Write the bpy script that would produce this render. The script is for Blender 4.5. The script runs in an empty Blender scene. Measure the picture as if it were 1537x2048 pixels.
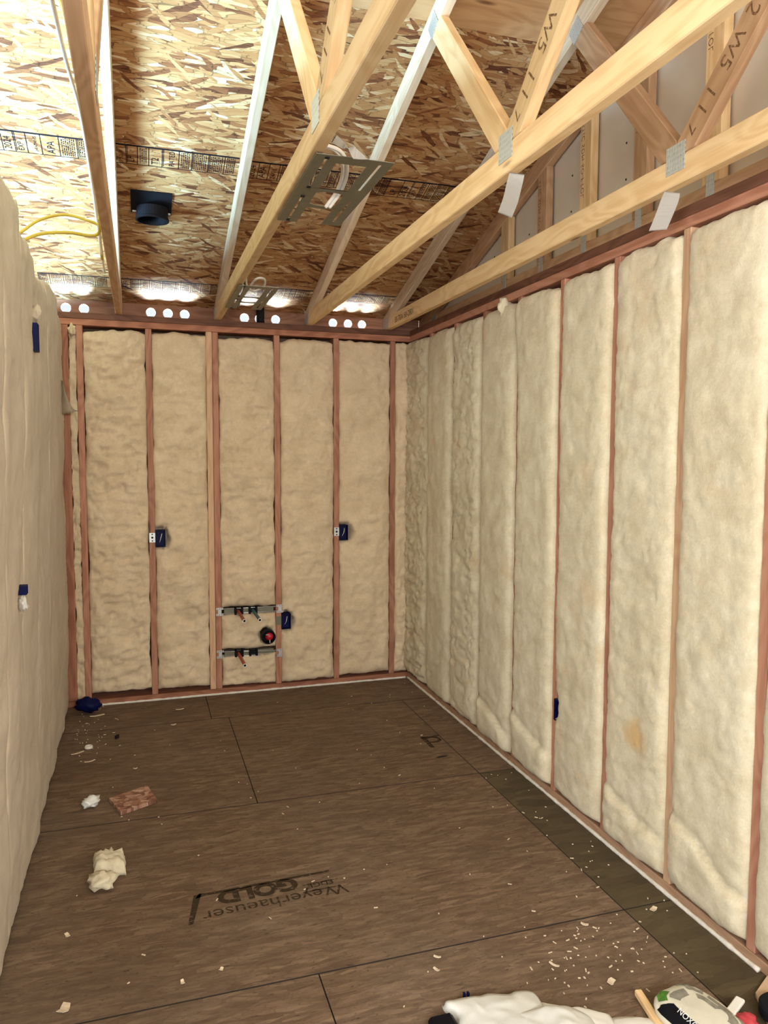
import bpy, bmesh, math, random
from mathutils import Matrix, Vector, noise

random.seed(7)
SC = bpy.context.scene
COL = SC.collection

# ------------------------------------------------------------------ camera, world, lights, exposure
CAM = Vector((-1.8156, -5.08134, 1.60783))
YAW, PITCH, ROLL, FPX = 0.310447, 0.0758565, 0.0036672, 1521.32
cy, sy, cp, sp = math.cos(YAW), math.sin(YAW), math.cos(PITCH), math.sin(PITCH)
fwd = Vector((sy * cp, cy * cp, -sp)); r0 = Vector((cy, -sy, 0)); u0 = r0.cross(fwd)
right = r0 * math.cos(ROLL) + u0 * math.sin(ROLL); upv = -r0 * math.sin(ROLL) + u0 * math.cos(ROLL)
cd = bpy.data.cameras.new('camera'); cam = bpy.data.objects.new('camera', cd); COL.objects.link(cam)
cd.sensor_fit = 'HORIZONTAL'; cd.sensor_width = 36.0; cd.lens = FPX / 1537 * 36.0; cd.clip_start = 0.02
cam.matrix_world = Matrix(((right.x, upv.x, -fwd.x, CAM.x), (right.y, upv.y, -fwd.y, CAM.y),
                           (right.z, upv.z, -fwd.z, CAM.z), (0, 0, 0, 1)))
SC.camera = cam
SC.view_settings.view_transform = 'Standard'; SC.view_settings.look = 'None'
SC.view_settings.gamma = 1.0; SC.view_settings.use_curve_mapping = False
SC.view_settings.exposure = 0.08
try:
    SC.cycles.use_denoising = True
    SC.cycles.max_bounces = 8; SC.cycles.diffuse_bounces = 5
    SC.cycles.sample_clamp_indirect = 6.0
except Exception:
    pass
W = bpy.data.worlds.new('daylight'); SC.world = W; W.use_nodes = True
wb = W.node_tree.nodes['Background']; wb.inputs[0].default_value = (0.86, 0.94, 1.0, 1); wb.inputs[1].default_value = 0.95


def area(name, loc, aim, sx, sz, power, color, spread=180):
    l = bpy.data.lights.new(name, 'AREA'); l.shape = 'RECTANGLE'; l.size = sx; l.size_y = sz
    l.energy = power; l.color = color; l.spread = math.radians(spread)
    o = bpy.data.objects.new(name, l); COL.objects.link(o); o.location = loc
    d = Vector(aim) - Vector(loc); o.rotation_euler = d.to_track_quat('-Z', 'Y').to_euler()
    return o


# added lamp behind the camera, hung high to top-light the back wall creases
area('front_high_fill', (-1.3, -6.6, 2.25), (-1.0, 0, 0.9), 2.6, 0.5, 150, (1.0, 0.95, 0.89))
# daylight from a window left of the camera, past the end of the partition
area('left_window_daylight', (-4.6, -5.9, 1.45), (0.0, -1.9, 1.25), 1.9, 1.7, 125, (1.0, 0.985, 0.96))
# cool daylight from the windows of the room beyond the left partition
area('side_window_daylight', (-4.7, -1.7, 1.3), (-2.0, -1.3, 2.9), 2.2, 1.3, 1150, (0.42, 0.77, 1.0))
# sunlit ground outside the back wall, shining up through the eave vent holes
for vx in (-2.18, -1.624, -1.03, -0.424):
    area('outdoor_ground_glow', (vx, 1.55, 1.64), (vx, 0.1, 2.51), 0.7, 0.25, 210, (0.72, 0.9, 1.0), 70)

# ------------------------------------------------------------------ node helpers / materials


class NT:
    def __init__(s, name):
        s.m = bpy.data.materials.new(name); s.m.use_nodes = True; s.t = s.m.node_tree
        s.b = s.t.nodes['Principled BSDF']; s.out = s.t.nodes['Material Output']
        s.tc = s.n('ShaderNodeTexCoord')

    def n(s, typ, **kw):
        x = s.t.nodes.new(typ)
        for k, v in kw.items():
            setattr(x, k, v)
        return x

    def l(s, a, b):
        s.t.links.new(a, b)

    def mapping(s, scale=(1, 1, 1), rot=(0, 0, 0), loc=(0, 0, 0), src=None):
        m = s.n('ShaderNodeMapping'); s.l(src or s.tc.outputs['Object'], m.inputs['Vector'])
        m.inputs['Scale'].default_value = scale; m.inputs['Rotation'].default_value = rot; m.inputs['Location'].default_value = loc
        return m.outputs[0]

    def noise(s, vec, scale=1, detail=4, rough=.55, dist=0):
        x = s.n('ShaderNodeTexNoise'); s.l(vec, x.inputs['Vector'])
        x.inputs['Scale'].default_value = scale; x.inputs['Detail'].default_value = detail
        x.inputs['Roughness'].default_value = rough; x.inputs['Distortion'].default_value = dist
        return x.outputs[0]

    def math(s, op, a, b=None, clamp=False):
        x = s.n('ShaderNodeMath', operation=op); x.use_clamp = clamp
        for i, v in enumerate((a, b)):
            if v is None: continue
            if isinstance(v, (int, float)): x.inputs[i].default_value = v
            else: s.l(v, x.inputs[i])
        return x.outputs[0]

    def ramp(s, fac, stops, interp='LINEAR'):
        x = s.n('ShaderNodeValToRGB'); s.l(fac, x.inputs[0]); e = x.color_ramp.elements; x.color_ramp.interpolation = interp
        while len(e) < len(stops): e.new(0.5)
        for i, (p, c) in enumerate(stops):
            e[i].position = p; e[i].color = (*c, 1) if not isinstance(c, (int, float)) else (c, c, c, 1)
        return x.outputs[0]

    def mix(s, fac, a, b, typ='MIX'):
        x = s.n('ShaderNodeMix', data_type='RGBA', blend_type=typ)
        for sock, v in ((x.inputs[0], fac), (x.inputs[6], a), (x.inputs[7], b)):
            if isinstance(v, (int, float)): sock.default_value = v
            elif isinstance(v, tuple): sock.default_value = (*v, 1)
            else: s.l(v, sock)
        return x.outputs[2]

    def bump(s, h, strength=.3, dist=.01):
        x = s.n('ShaderNodeBump'); s.l(h, x.inputs['Height']); x.inputs['Strength'].default_value = strength
        x.inputs['Distance'].default_value = dist; s.l(x.outputs[0], s.b.inputs['Normal'])

    def done(s, color, rough=.8, metal=0, spec=.3):
        if isinstance(color, tuple): s.b.inputs['Base Color'].default_value = (*color, 1)
        else: s.l(color, s.b.inputs['Base Color'])
        if isinstance(rough, (int, float)): s.b.inputs['Roughness'].default_value = rough
        else: s.l(rough, s.b.inputs['Roughness'])
        s.b.inputs['Metallic'].default_value = metal; s.b.inputs['Specular IOR Level'].default_value = spec
        return s.m


def osb(name, stops, flake=(7.0, 42.0), contrast=1.0, dust=None, stain=None, edge=.5, sparse=.86, rots=(.10, -.16, .38, -.75), specks=0.0):
    s = NT(name)
    warp = s.n('ShaderNodeTexNoise'); s.l(s.tc.outputs['Object'], warp.inputs['Vector']); warp.inputs['Scale'].default_value = 3.0
    wv = s.n('ShaderNodeVectorMath', operation='MULTIPLY_ADD'); s.l(warp.outputs['Color'], wv.inputs[0])
    wv.inputs[1].default_value = (.10, .05, 0); s.l(s.tc.outputs['Object'], wv.inputs[2])
    vals, edges = [], []
    for i, (rz, k, ox) in enumerate(((rots[0], 1.0, 0), (rots[1], 1.25, 3.3), (rots[2], .9, 7.7), (rots[3], 1.1, 11.1))):
        vec = s.mapping((flake[0] * k, flake[1] * k, 1), (0, 0, 0), (ox, ox * 1.7, 0), src=s.mapping((1, 1, 1), (0, 0, rz), src=wv.outputs[0]))
        v = s.n('ShaderNodeTexVoronoi', voronoi_dimensions='2D', feature='F1', distance='CHEBYCHEV'); s.l(vec, v.inputs['Vector']); v.inputs['Scale'].default_value = 1
        v.inputs['Randomness'].default_value = 1.0
        sep = s.n('ShaderNodeSeparateColor'); s.l(v.outputs['Color'], sep.inputs[0])
        vals.append((sep.outputs[0], sep.outputs[1]))
        if i < 2:
            d = s.n('ShaderNodeTexVoronoi', voronoi_dimensions='2D', feature='F2', distance='CHEBYCHEV'); s.l(vec, d.inputs['Vector']); d.inputs['Scale'].default_value = 1
            d.inputs['Randomness'].default_value = 1.0; edges.append(s.math('SUBTRACT', d.outputs['Distance'], v.outputs['Distance']))

    def fmix(f, a, b):
        x = s.n('ShaderNodeMix', data_type='FLOAT'); s.l(f, x.inputs[0]); s.l(a, x.inputs[2]); s.l(b, x.inputs[3]); return x.outputs[0]
    sel = s.math('GREATER_THAN', vals[1][1], .5)
    val = fmix(sel, vals[0][0], vals[1][0])
    ed = fmix(sel, edges[0], edges[1])
    val = fmix(s.math('GREATER_THAN', vals[2][1], .78), val, vals[2][0])
    val = fmix(s.math('GREATER_THAN', vals[3][1], sparse), val, vals[3][0])
    grain = s.noise(s.mapping((14, 190, 1), (0, 0, .05)), 1, 3, .6)
    v2 = s.math('ADD', s.math('MULTIPLY', s.math('SUBTRACT', val, .5), contrast), .5)
    v2 = s.math('ADD', v2, s.math('MULTIPLY', s.math('SUBTRACT', grain, .5), .35))
    col = s.ramp(v2, stops)
    em = s.ramp(ed, [(0, edge), (.10, 1.0)])
    col = s.mix(1.0, col, em, 'MULTIPLY')
    if dust:
        f = s.ramp(s.noise(s.tc.outputs['Object'], 1.1, 5, .6), [(.42, 0.0), (.68, 1.0)])
        col = s.mix(s.math('MULTIPLY', f, dust[1]), col, dust[0])
    if stain:
        f = s.ramp(s.noise(s.mapping((.8, 1.6, 1), loc=(5, 2, 0)), 1.6, 4, .6), [(.48, 0.0), (.72, 1.0)])
        col = s.mix(s.math('MULTIPLY', f, stain[1]), col, stain[0])
    if specks:
        n5 = s.noise(s.mapping((26, 95, 1), (0, 0, .08)), 1, 4, .65, .5)
        col = s.mix(s.math('MULTIPLY', s.ramp(n5, [(.60, 0.0), (.70, 1.0)]), specks), col, (.030, .018, .011))
        n6 = s.noise(s.mapping((9, 30, 1), (0, 0, -.05), (3, 8, 0)), 1, 5, .7, .4)
        col = s.mix(s.math('MULTIPLY', s.ramp(n6, [(.40, 1.0), (.56, 0.0)]), specks * .55), col, (.075, .046, .030))
    s.bump(s.math('ADD', s.math('MULTIPLY', val, .6), s.math('MULTIPLY', grain, .4)), .35, .003)
    return s.done(col, .78, 0, .25)


def wood(name, c1, c2, knot=(.12, .05, .025), grain=1.0, vary=.16, rough=.65, knots=True):
    s = NT(name)
    oi = s.n('ShaderNodeObjectInfo')
    off = s.n('ShaderNodeCombineXYZ'); s.l(s.math('MULTIPLY', oi.outputs['Random'], 37), off.inputs[0]); s.l(s.math('MULTIPLY', oi.outputs['Random'], 11), off.inputs[1])
    ad = s.n('ShaderNodeVectorMath', operation='ADD'); s.l(s.tc.outputs['Object'], ad.inputs[0]); s.l(off.outputs[0], ad.inputs[1])
    p = ad.outputs[0]
    n1 = s.noise(s.mapping((.9, 22, 22), src=p), 1, 4, .6, .6)
    n2 = s.noise(s.mapping((3.5, 160, 160), src=p), 1, 2, .6)
    n3 = s.noise(s.mapping((1.3, 5, 5), src=p), 1, 2, .5)
    rings = s.math('SINE', s.math('MULTIPLY', n3, 85))
    f = s.math('ADD', s.math('MULTIPLY', n1, .75), s.math('MULTIPLY', n2, .25))
    f = s.math('ADD', f, s.math('MULTIPLY', rings, .085))
    col = s.ramp(f, [(.34, c2), (.60, c1)])
    if knots:
        v = s.n('ShaderNodeTexVoronoi', feature='F1'); s.l(s.mapping((2.2, 10, 10), src=p), v.inputs['Vector']); v.inputs['Scale'].default_value = 1
        k = s.ramp(v.outputs['Distance'], [(.055, 1.0), (.12, 0.0)])
        sp_ = s.n('ShaderNodeSeparateColor'); s.l(v.outputs['Color'], sp_.inputs[0])
        k = s.math('MULTIPLY', k, s.math('GREATER_THAN', sp_.outputs[0], .55))
        col = s.mix(s.math('MULTIPLY', k, .8), col, knot)
    h = s.n('ShaderNodeHueSaturation'); s.l(col, h.inputs['Color'])
    s.l(s.math('ADD', s.math('MULTIPLY', oi.outputs['Random'], vary * 2), 1 - vary), h.inputs['Value'])
    s.bump(s.math('ADD', n1, n2), .15 * grain, .002)
    return s.done(h.outputs[0], rough, 0, .25)


def fluff(name, c1, c2, stain=None, fine=1.0):
    s = NT(name)
    a = s.noise(s.tc.outputs['Object'], 9, 6, .65, .4)
    b = s.noise(s.mapping((1, 1, 1)), 70, 5, .7, 1.2)
    c = s.noise(s.tc.outputs['Object'], 2.0, 3, .5)
    f = s.math('ADD', s.math('ADD', s.math('MULTIPLY', a, .5), s.math('MULTIPLY', b, .3)), s.math('MULTIPLY', c, .2))
    col = s.ramp(f, [(.36, c2), (.62, c1)])
    if stain:
        st = s.ramp(s.noise(s.mapping((1, 1.2, 1.6), loc=(3, 1, 7)), 2.6, 5, .6), [(.58, 0.0), (.72, 1.0)])
        col = s.mix(s.math('MULTIPLY', st, stain[1]), col, stain[0])
    fib = s.noise(s.mapping((1, 1, 1)), 220, 3, .7, 2.0)
    s.bump(s.math('ADD', s.math('MULTIPLY', b, .7), s.math('ADD', s.math('MULTIPLY', a, .35), s.math('MULTIPLY', fib, .4))), .5 * fine, .008)
    s.b.inputs['Sheen Weight'].default_value = .12
    return s.done(col, .95, 0, .1)


def stained(name, c1, c2, centre, rad, col):
    m = fluff(name, c1, c2, stain=((.62, .44, .25), .5)); t = m.node_tree; b = t.nodes['Principled BSDF']
    old = b.inputs['Base Color'].links[0].from_socket
    tc = t.nodes.new('ShaderNodeTexCoord'); d = t.nodes.new('ShaderNodeVectorMath'); d.operation = 'DISTANCE'; d.inputs[1].default_value = centre
    n = t.nodes.new('ShaderNodeTexNoise'); n.inputs['Scale'].default_value = 14; n.inputs['Detail'].default_value = 5
    t.links.new(tc.outputs['Object'], d.inputs[0]); t.links.new(tc.outputs['Object'], n.inputs['Vector'])
    a = t.nodes.new('ShaderNodeMath'); a.operation = 'MULTIPLY_ADD'; t.links.new(n.outputs[0], a.inputs[0]); a.inputs[1].default_value = rad * 1.6; t.links.new(d.outputs['Value'], a.inputs[2])
    r = t.nodes.new('ShaderNodeMapRange'); t.links.new(a.outputs[0], r.inputs[0]); r.inputs[1].default_value = rad * 1.15; r.inputs[2].default_value = rad * 2.0; r.inputs[3].default_value = .75; r.inputs[4].default_value = 0
    x = t.nodes.new('ShaderNodeMix'); x.data_type = 'RGBA'; t.links.new(r.outputs[0], x.inputs[0]); t.links.new(old, x.inputs[6]); x.inputs[7].default_value = (*col, 1)
    t.links.new(x.outputs[2], b.inputs['Base Color']); return m


def plain(name, c, rough=.6, metal=0, vary=.12, scale=30, spec=.4, bump=0):
    s = NT(name)
    n_ = s.noise(s.tc.outputs['Object'], scale, 4, .6)
    lo = tuple(x * (1 - vary) for x in c); hi = tuple(min(1, x * (1 + vary)) for x in c)
    col = s.ramp(n_, [(.3, lo), (.7, hi)])
    if bump: s.bump(n_, bump, .004)
    return s.done(col, rough, metal, spec)


def ink(name, c, wear=.40):
    s = NT(name)
    col = s.done(c, .9, 0, .05)
    tr = s.n('ShaderNodeBsdfTransparent'); mx = s.n('ShaderNodeMixShader')
    n_ = s.noise(s.mapping((30, 60, 30)), 1, 4, .7)
    s.l(s.ramp(n_, [(wear, 0.0), (wear + .14, 1.0)]), mx.inputs[0])
    s.l(tr.outputs[0], mx.inputs[1]); s.l(s.b.outputs[0], mx.inputs[2]); s.l(mx.outputs[0], s.out.inputs[0])
    return col


def toothed(name):
    s = NT(name)
    br = s.n('ShaderNodeTexVoronoi', feature='F1'); s.l(s.mapping((130, 130, 60)), br.inputs['Vector']); br.inputs['Scale'].default_value = 1; br.inputs['Randomness'].default_value = .15
    col = s.ramp(br.outputs['Distance'], [(.18, (.16, .18, .19)), (.38, (.62, .66, .66))])
    s.bump(br.outputs['Distance'], .5, .003)
    return s.done(col, .42, .55, .5)


M = {}
M['osb'] = osb('roof_osb', [(.0, (.10, .034, .015)), (.14, (.25, .10, .040)), (.32, (.36, .175, .070)), (.62, (.44, .245, .105)), (.88, (.50, .32, .155)), (1.0, (.68, .54, .35))], flake=(9, 50), edge=.42, contrast=1.0)
M['ply'] = wood('roof_plywood', (.56, .36, .19), (.45, .27, .13), grain=.4, vary=.02, knots=True)
M['floor'] = osb('subfloor_osb', [(.0, (.080, .046, .028)), (.3, (.150, .096, .060)), (.6, (.188, .124, .078)), (1.0, (.27, .19, .125))], flake=(10, 62), contrast=.60, rots=(.05, -.07, .14, -.22), specks=.75, dust=((.205, .155, .115), .45), stain=((.105, .068, .043), .55), edge=.72, sparse=.93)
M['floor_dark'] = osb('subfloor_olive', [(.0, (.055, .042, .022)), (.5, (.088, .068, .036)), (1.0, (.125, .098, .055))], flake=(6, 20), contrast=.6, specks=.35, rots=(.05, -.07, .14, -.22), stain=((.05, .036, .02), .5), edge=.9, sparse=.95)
M['stud'] = wood('fir_stud_reddish', (.47, .235, .155), (.34, .150, .092))
M['stud_tan'] = wood('fir_stud_tan', (.60, .40, .25), (.48, .29, .17))
M['plate'] = wood('plate_lumber', (.40, .18, .11), (.26, .105, .062))
M['plate_shaded'] = wood('plate_lumber_shaded', (.15, .068, .042), (.085, .036, .022))  # darker copy of the brown plate lumber, shadow put into its colour
M['plate_tan'] = wood('plate_lumber_tan', (.45, .28, .18), (.34, .20, .12))
M['truss'] = wood('truss_lumber', (.80, .60, .345), (.68, .46, .235))
M['truss_pale'] = wood('truss_lumber_pale', (.74, .62, .47), (.62, .48, .33))
M['truss_brown'] = wood('truss_lumber_brown', (.58, .38, .23), (.45, .27, .15))
M['block'] = wood('blocking_lumber', (.36, .19, .125), (.25, .12, .075))
M['batt'] = fluff('fiberglass_wool', (.78, .645, .455), (.60, .475, .31))
M['batt_right'] = fluff('fiberglass_wool_pale', (.78, .725, .555), (.58, .50, .335), stain=((.62, .44, .25), .5))
M['batt_stain'] = stained('fiberglass_wool_stained', (.78, .725, .555), (.58, .50, .335), (-.02, -2.67, .53), .07, (.66, .42, .16))
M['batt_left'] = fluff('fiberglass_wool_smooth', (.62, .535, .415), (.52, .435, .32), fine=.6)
M['edge'] = plain('panel_edge_shade', (.030, .022, .016), .9, 0, .2, 20)  # near-black panel sides: shade inside the floor joints put into the colour
M['drywall'] = plain('gypsum_panel', (.66, .60, .51), .85, 0, .04, 6)
M['sheath'] = plain('wall_sheathing', (.10, .07, .05), .9, 0, .2, 12)
M['steel'] = plain('galvanized_steel', (.55, .57, .57), .38, .7, .12, 60, .5)
M['tooth'] = toothed('toothed_truss_plate')
M['bracket'] = plain('bracket_steel', (.17, .165, .115), .45, .45, .10, 25, .5)
M['blue'] = plain('blue_box_plastic', (.003, .005, .050), .5, 0, .2, 20, .12)
M['black'] = plain('black_plastic', (.004, .004, .007), .55, 0, .2, 20, .15)
M['blackm'] = plain('black_matte', (.005, .006, .010), .8, 0, .2, 20, .2)
M['white'] = plain('white_paper', (.90, .89, .85), .7, 0, .03, 20)
_t = M['white'].node_tree; _tr = _t.nodes.new('ShaderNodeBsdfTranslucent'); _tr.inputs[0].default_value = (.9, .89, .85, 1); _mx = _t.nodes.new('ShaderNodeMixShader'); _mx.inputs[0].default_value = .4
_t.links.new(_t.nodes['Principled BSDF'].outputs[0], _mx.inputs[1]); _t.links.new(_tr.outputs[0], _mx.inputs[2]); _t.links.new(_mx.outputs[0], _t.nodes['Material Output'].inputs[0])
M['whitecable'] = plain('white_cable', (.82, .80, .74), .45, 0, .04, 40)
M['yellow'] = plain('yellow_cable', (.62, .48, .075), .45, 0, .08, 40)
M['red'] = plain('red_tube', (.36, .055, .035), .35, 0, .1, 40)
M['teal'] = plain('teal_tube', (.035, .13, .16), .35, 0, .1, 40)
M['redplug'] = plain('red_plug', (.45, .012, .03), .3, 0, .15, 60, .6)
M['caulk'] = plain('caulk', (.72, .69, .62), .7, 0, .12, 40, .3, .4)
M['bag'] = plain('white_polybag', (.72, .74, .72), .35, 0, .06, 8, .5)
M['sheetwhite'] = plain('white_sheet', (.80, .80, .77), .6, 0, .03, 10)
M['purple'] = plain('purple_wrap', (.055, .012, .10), .5, 0, .15, 20)
M['cardboard'] = plain('tan_cardboard', (.60, .43, .28), .85, 0, .07, 12)
M['chip'] = plain('pale_chip', (.66, .55, .40), .9, 0, .15, 60)
M['tile'] = osb('osb_offcut', [(.0, (.18, .08, .05)), (.5, (.36, .19, .13)), (1.0, (.55, .36, .27))], flake=(22, 50), contrast=1.0)
M['ink'] = ink('stamp_ink', (.014, .012, .016), .26)
M['ink_brown'] = ink('lumber_ink', (.20, .11, .06), .38)
M['ink_floor'] = ink('floor_ink', (.050, .036, .022), .36)
M['green'] = plain('green_print', (.07, .20, .025), .6, 0, .1, 30)
M['greyprint'] = plain('grey_print', (.22, .21, .17), .7, 0, .25, 60)
M['bagpaper'] = plain('paper_sack', (.62, .60, .50), .75, 0, .08, 12, .3, .3)
M['pink'] = plain('red_scrap', (.50, .05, .07), .5, 0, .1, 20)
M['bluescrap'] = plain('blue_scrap', (.025, .03, .16), .4, 0, .1, 20)

# ------------------------------------------------------------------ object helpers
WM = {}


def link(name, me, mat, parent=None, mtx=None):
    o = bpy.data.objects.new(name, me); COL.objects.link(o)
    if mat is not None and len(me.materials) == 0: me.materials.append(mat)
    m = mtx or Matrix.Identity(4); WM[o.name] = m
    if parent is not None:
        o.parent = parent; o.matrix_basis = WM[parent.name].inverted() @ m
    else:
        o.matrix_basis = m
    return o


def thing(name, label, cat, loc=(0, 0, 0), group=None):
    o = bpy.data.objects.new(name, None); COL.objects.link(o); o.empty_display_size = .05
    o.location = loc; WM[o.name] = Matrix.Translation(loc)
    return tag(o, label, cat, group)


def tag(o, label, cat, group=None, kind=None):
    o['label'] = label; o['category'] = cat
    if group: o['group'] = group
    if kind: o['kind'] = kind
    return o


def struct(o):
    o['kind'] = 'structure'; return o


def from_bm(name, bm, mat, parent=None, mtx=None, smooth=False):
    bmesh.ops.recalc_face_normals(bm, faces=bm.faces[:])
    me = bpy.data.meshes.new(name); bm.to_mesh(me); bm.free()
    if smooth:
        for p in me.polygons: p.use_smooth = True
    return link(name, me, mat, parent, mtx)


def add_box(bm, lo, hi, bev=0):
    vs = [bm.verts.new((x, y, z)) for x in (lo[0], hi[0]) for y in (lo[1], hi[1]) for z in (lo[2], hi[2])]
    f = [(0, 1, 3, 2), (4, 6, 7, 5), (0, 4, 5, 1), (2, 3, 7, 6), (0, 2, 6, 4), (1, 5, 7, 3)]
    fs = [bm.faces.new([vs[i] for i in q]) for q in f]
    if bev:
        es = list({e for q in fs for e in q.edges})
        bmesh.ops.bevel(bm, geom=es, offset=bev, segments=1, affect='EDGES')
    return vs


def box(name, lo, hi, mat, parent=None, bev=.002):
    bm = bmesh.new(); add_box(bm, lo, hi, bev); return from_bm(name, bm, mat, parent)


def board(name, a, b, wdir, w, t, mat, parent=None, bev=.003):
    """lumber from a to b with its grain along local X; w across wdir, t across the third axis"""
    a = Vector(a); b = Vector(b); x = (b - a).normalized(); y = Vector(wdir); y = (y - x * y.dot(x)).normalized(); z = x.cross(y)
    L = (b - a).length
    m = Matrix(((x.x, y.x, z.x, a.x), (x.y, y.y, z.y, a.y), (x.z, y.z, z.z, a.z), (0, 0, 0, 1)))
    bm = bmesh.new(); add_box(bm, (0, -w / 2, -t / 2), (L, w / 2, t / 2), bev)
    return from_bm(name, bm, mat, parent, m)


def clip(poly, n, c):
    """keep the part of a 2-D polygon where p.n <= c"""
    out = []
    for i in range(len(poly)):
        p, q = poly[i], poly[(i + 1) % len(poly)]
        dp, dq = p[0] * n[0] + p[1] * n[1] - c, q[0] * n[0] + q[1] * n[1] - c
        if dp <= 0: out.append(p)
        if dp * dq < 0:
            t = dp / (dp - dq); out.append((p[0] + t * (q[0] - p[0]), p[1] + t * (q[1] - p[1])))
    return out


def member(name, poly, ang, x0, x1, mat, parent, bev=.003):
    """truss member: a polygon in the Y-Z plane, thick from x0 to x1, grain along the angle ang"""
    c, s_ = math.cos(ang), math.sin(ang)
    ax = Vector((0, c, s_)); ay = Vector((0, -s_, c)); az = Vector((1, 0, 0)); o = Vector((x0, poly[0][0], poly[0][1]))
    m = Matrix(((ax.x, ay.x, az.x, o.x), (ax.y, ay.y, az.y, o.y), (ax.z, ay.z, az.z, o.z), (0, 0, 0, 1))); mi = m.inverted()
    bm = bmesh.new()
    f0 = [bm.verts.new(mi @ Vector((x0, p[0], p[1]))) for p in poly]
    f1 = [bm.verts.new(mi @ Vector((x1, p[0], p[1]))) for p in poly]
    k = len(poly); bm.faces.new(f0); bm.faces.new(f1[::-1])
    for i in range(k): bm.faces.new((f0[i], f1[i], f1[(i + 1) % k], f0[(i + 1) % k]))
    if bev: bmesh.ops.bevel(bm, geom=bm.edges[:], offset=bev, segments=1, affect='EDGES')
    return from_bm(name, bm, mat, parent, m)


def add_tube(bm, pts, r, seg=10, cap=True):
    pts = [Vector(p) for p in pts]; rings = []; up = Vector((0.13, .21, 1)).normalized()
    for i, p in enumerate(pts):
        d = (pts[min(i + 1, len(pts) - 1)] - pts[max(i - 1, 0)]).normalized()
        if abs(d.dot(up)) > .97: up = Vector((1, .1, .05)).normalized()
        a = d.cross(up).normalized(); b = a.cross(d)
        rr = r[i] if isinstance(r, (list, tuple)) else r
        rings.append([bm.verts.new(p + (a * math.cos(2 * math.pi * k / seg) + b * math.sin(2 * math.pi * k / seg)) * rr) for k in range(seg)])
    for i in range(len(rings) - 1):
        for k in range(seg): bm.faces.new((rings[i][k], rings[i][(k + 1) % seg], rings[i + 1][(k + 1) % seg], rings[i + 1][k]))
    if cap: bm.faces.new(rings[0][::-1]); bm.faces.new(rings[-1])


def smooth_path(pts, n=8):
    pts = [Vector(p) for p in pts]; out = []
    for i in range(len(pts) - 1):
        p0, p1, p2, p3 = pts[max(i - 1, 0)], pts[i], pts[i + 1], pts[min(i + 2, len(pts) - 1)]
        for k in range(n):
            t = k / n
            out.append(.5 * ((2 * p1) + (p2 - p0) * t + (2 * p0 - 5 * p1 + 4 * p2 - p3) * t * t + (3 * p1 - p0 - 3 * p2 + p3) * t ** 3))
    return out + [pts[-1]]


def tube(name, pts, r, mat, parent=None, seg=10):
    bm = bmesh.new(); add_tube(bm, pts, r, seg); return from_bm(name, bm, mat, parent, smooth=True)


def lathe(name, prof, c, axis, mat, parent=None, seg=28):
    """profile of (radius, along) swept round an axis through c"""
    ax = Vector(axis).normalized(); a = ax.orthogonal().normalized(); b = ax.cross(a); c = Vector(c)
    bm = bmesh.new(); rings = []
    for r, h in prof:
        rings.append([bm.verts.new(c + ax * h + (a * math.cos(2 * math.pi * k / seg) + b * math.sin(2 * math.pi * k / seg)) * max(r, 1e-4)) for k in range(seg)])
    for i in range(len(rings) - 1):
        for k in range(seg): bm.faces.new((rings[i][k], rings[i][(k + 1) % seg], rings[i + 1][(k + 1) % seg], rings[i + 1][k]))
    bm.faces.new(rings[0]); bm.faces.new(rings[-1])
    return from_bm(name, bm, mat, parent, smooth=False)


def ring_cell(bm, P, cx, cz, hw, hh, r, t0, t1, seg=32):
    """a rectangular cell pierced by a round hole; P(a, b, t) places plane coordinates and depth"""
    def outer(k):
        th = 2 * math.pi * (k + .5) / seg; c, s_ = math.cos(th), math.sin(th); m = min(hw / max(abs(c), 1e-6), hh / max(abs(s_), 1e-6))
        return cx + c * m, cz + s_ * m
    L = []
    for t in (t0, t1):
        I = [bm.verts.new(P(cx + r * math.cos(2 * math.pi * (k + .5) / seg), cz + r * math.sin(2 * math.pi * (k + .5) / seg), t)) for k in range(seg)]
        O = []
        for k in range(seg): O.append(bm.verts.new(P(*outer(k), t)))
        L.append((I, O))
    # exact corners
    for k in range(seg):
        n = (k + 1) % seg
        for I, O in L:
            p, q = outer(k), outer(n)
            if abs(p[0] - q[0]) > 1e-6 and abs(p[1] - q[1]) > 1e-6:
                cxn = cx + math.copysign(hw, p[0] + q[0] - 2 * cx); czn = cz + math.copysign(hh, p[1] + q[1] - 2 * cz)
                v = bm.verts.new(P(cxn, czn, t0 if I is L[0][0] else t1)); bm.faces.new((I[k], O[k], v, O[n], I[n]))
            else:
                bm.faces.new((I[k], O[k], O[n], I[n]))
        bm.faces.new((L[0][0][k], L[0][0][n], L[1][0][n], L[1][0][k]))


def lettering(body, size, o, xd, yd, mat, parent, name='lettering', kind=None, spacing=1.0, bold=0.0):
    c = bpy.data.curves.new('txt', 'FONT'); c.body = body; c.size = size; c.space_character = spacing; c.offset = bold
    t = bpy.data.objects.new('txt', c); COL.objects.link(t)
    dg = bpy.context.evaluated_depsgraph_get()
    me = bpy.data.meshes.new_from_object(t.evaluated_get(dg), depsgraph=dg)
    bpy.data.objects.remove(t); bpy.data.curves.remove(c)
    x = Vector(xd).normalized(); y = Vector(yd); y = (y - x * y.dot(x)).normalized(); z = x.cross(y); o = Vector(o)
    m = Matrix(((x.x, y.x, z.x, o.x), (x.y, y.y, z.y, o.y), (x.z, y.z, z.z, o.z), (0, 0, 0, 1)))
    me.materials.clear(); me.materials.append(mat)
    if parent is None:
        return me, m
    return link(name, me, None, parent, m)


def fb(p, o=4):
    return noise.fractal(Vector(p), .55, 2.0, o)


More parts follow.
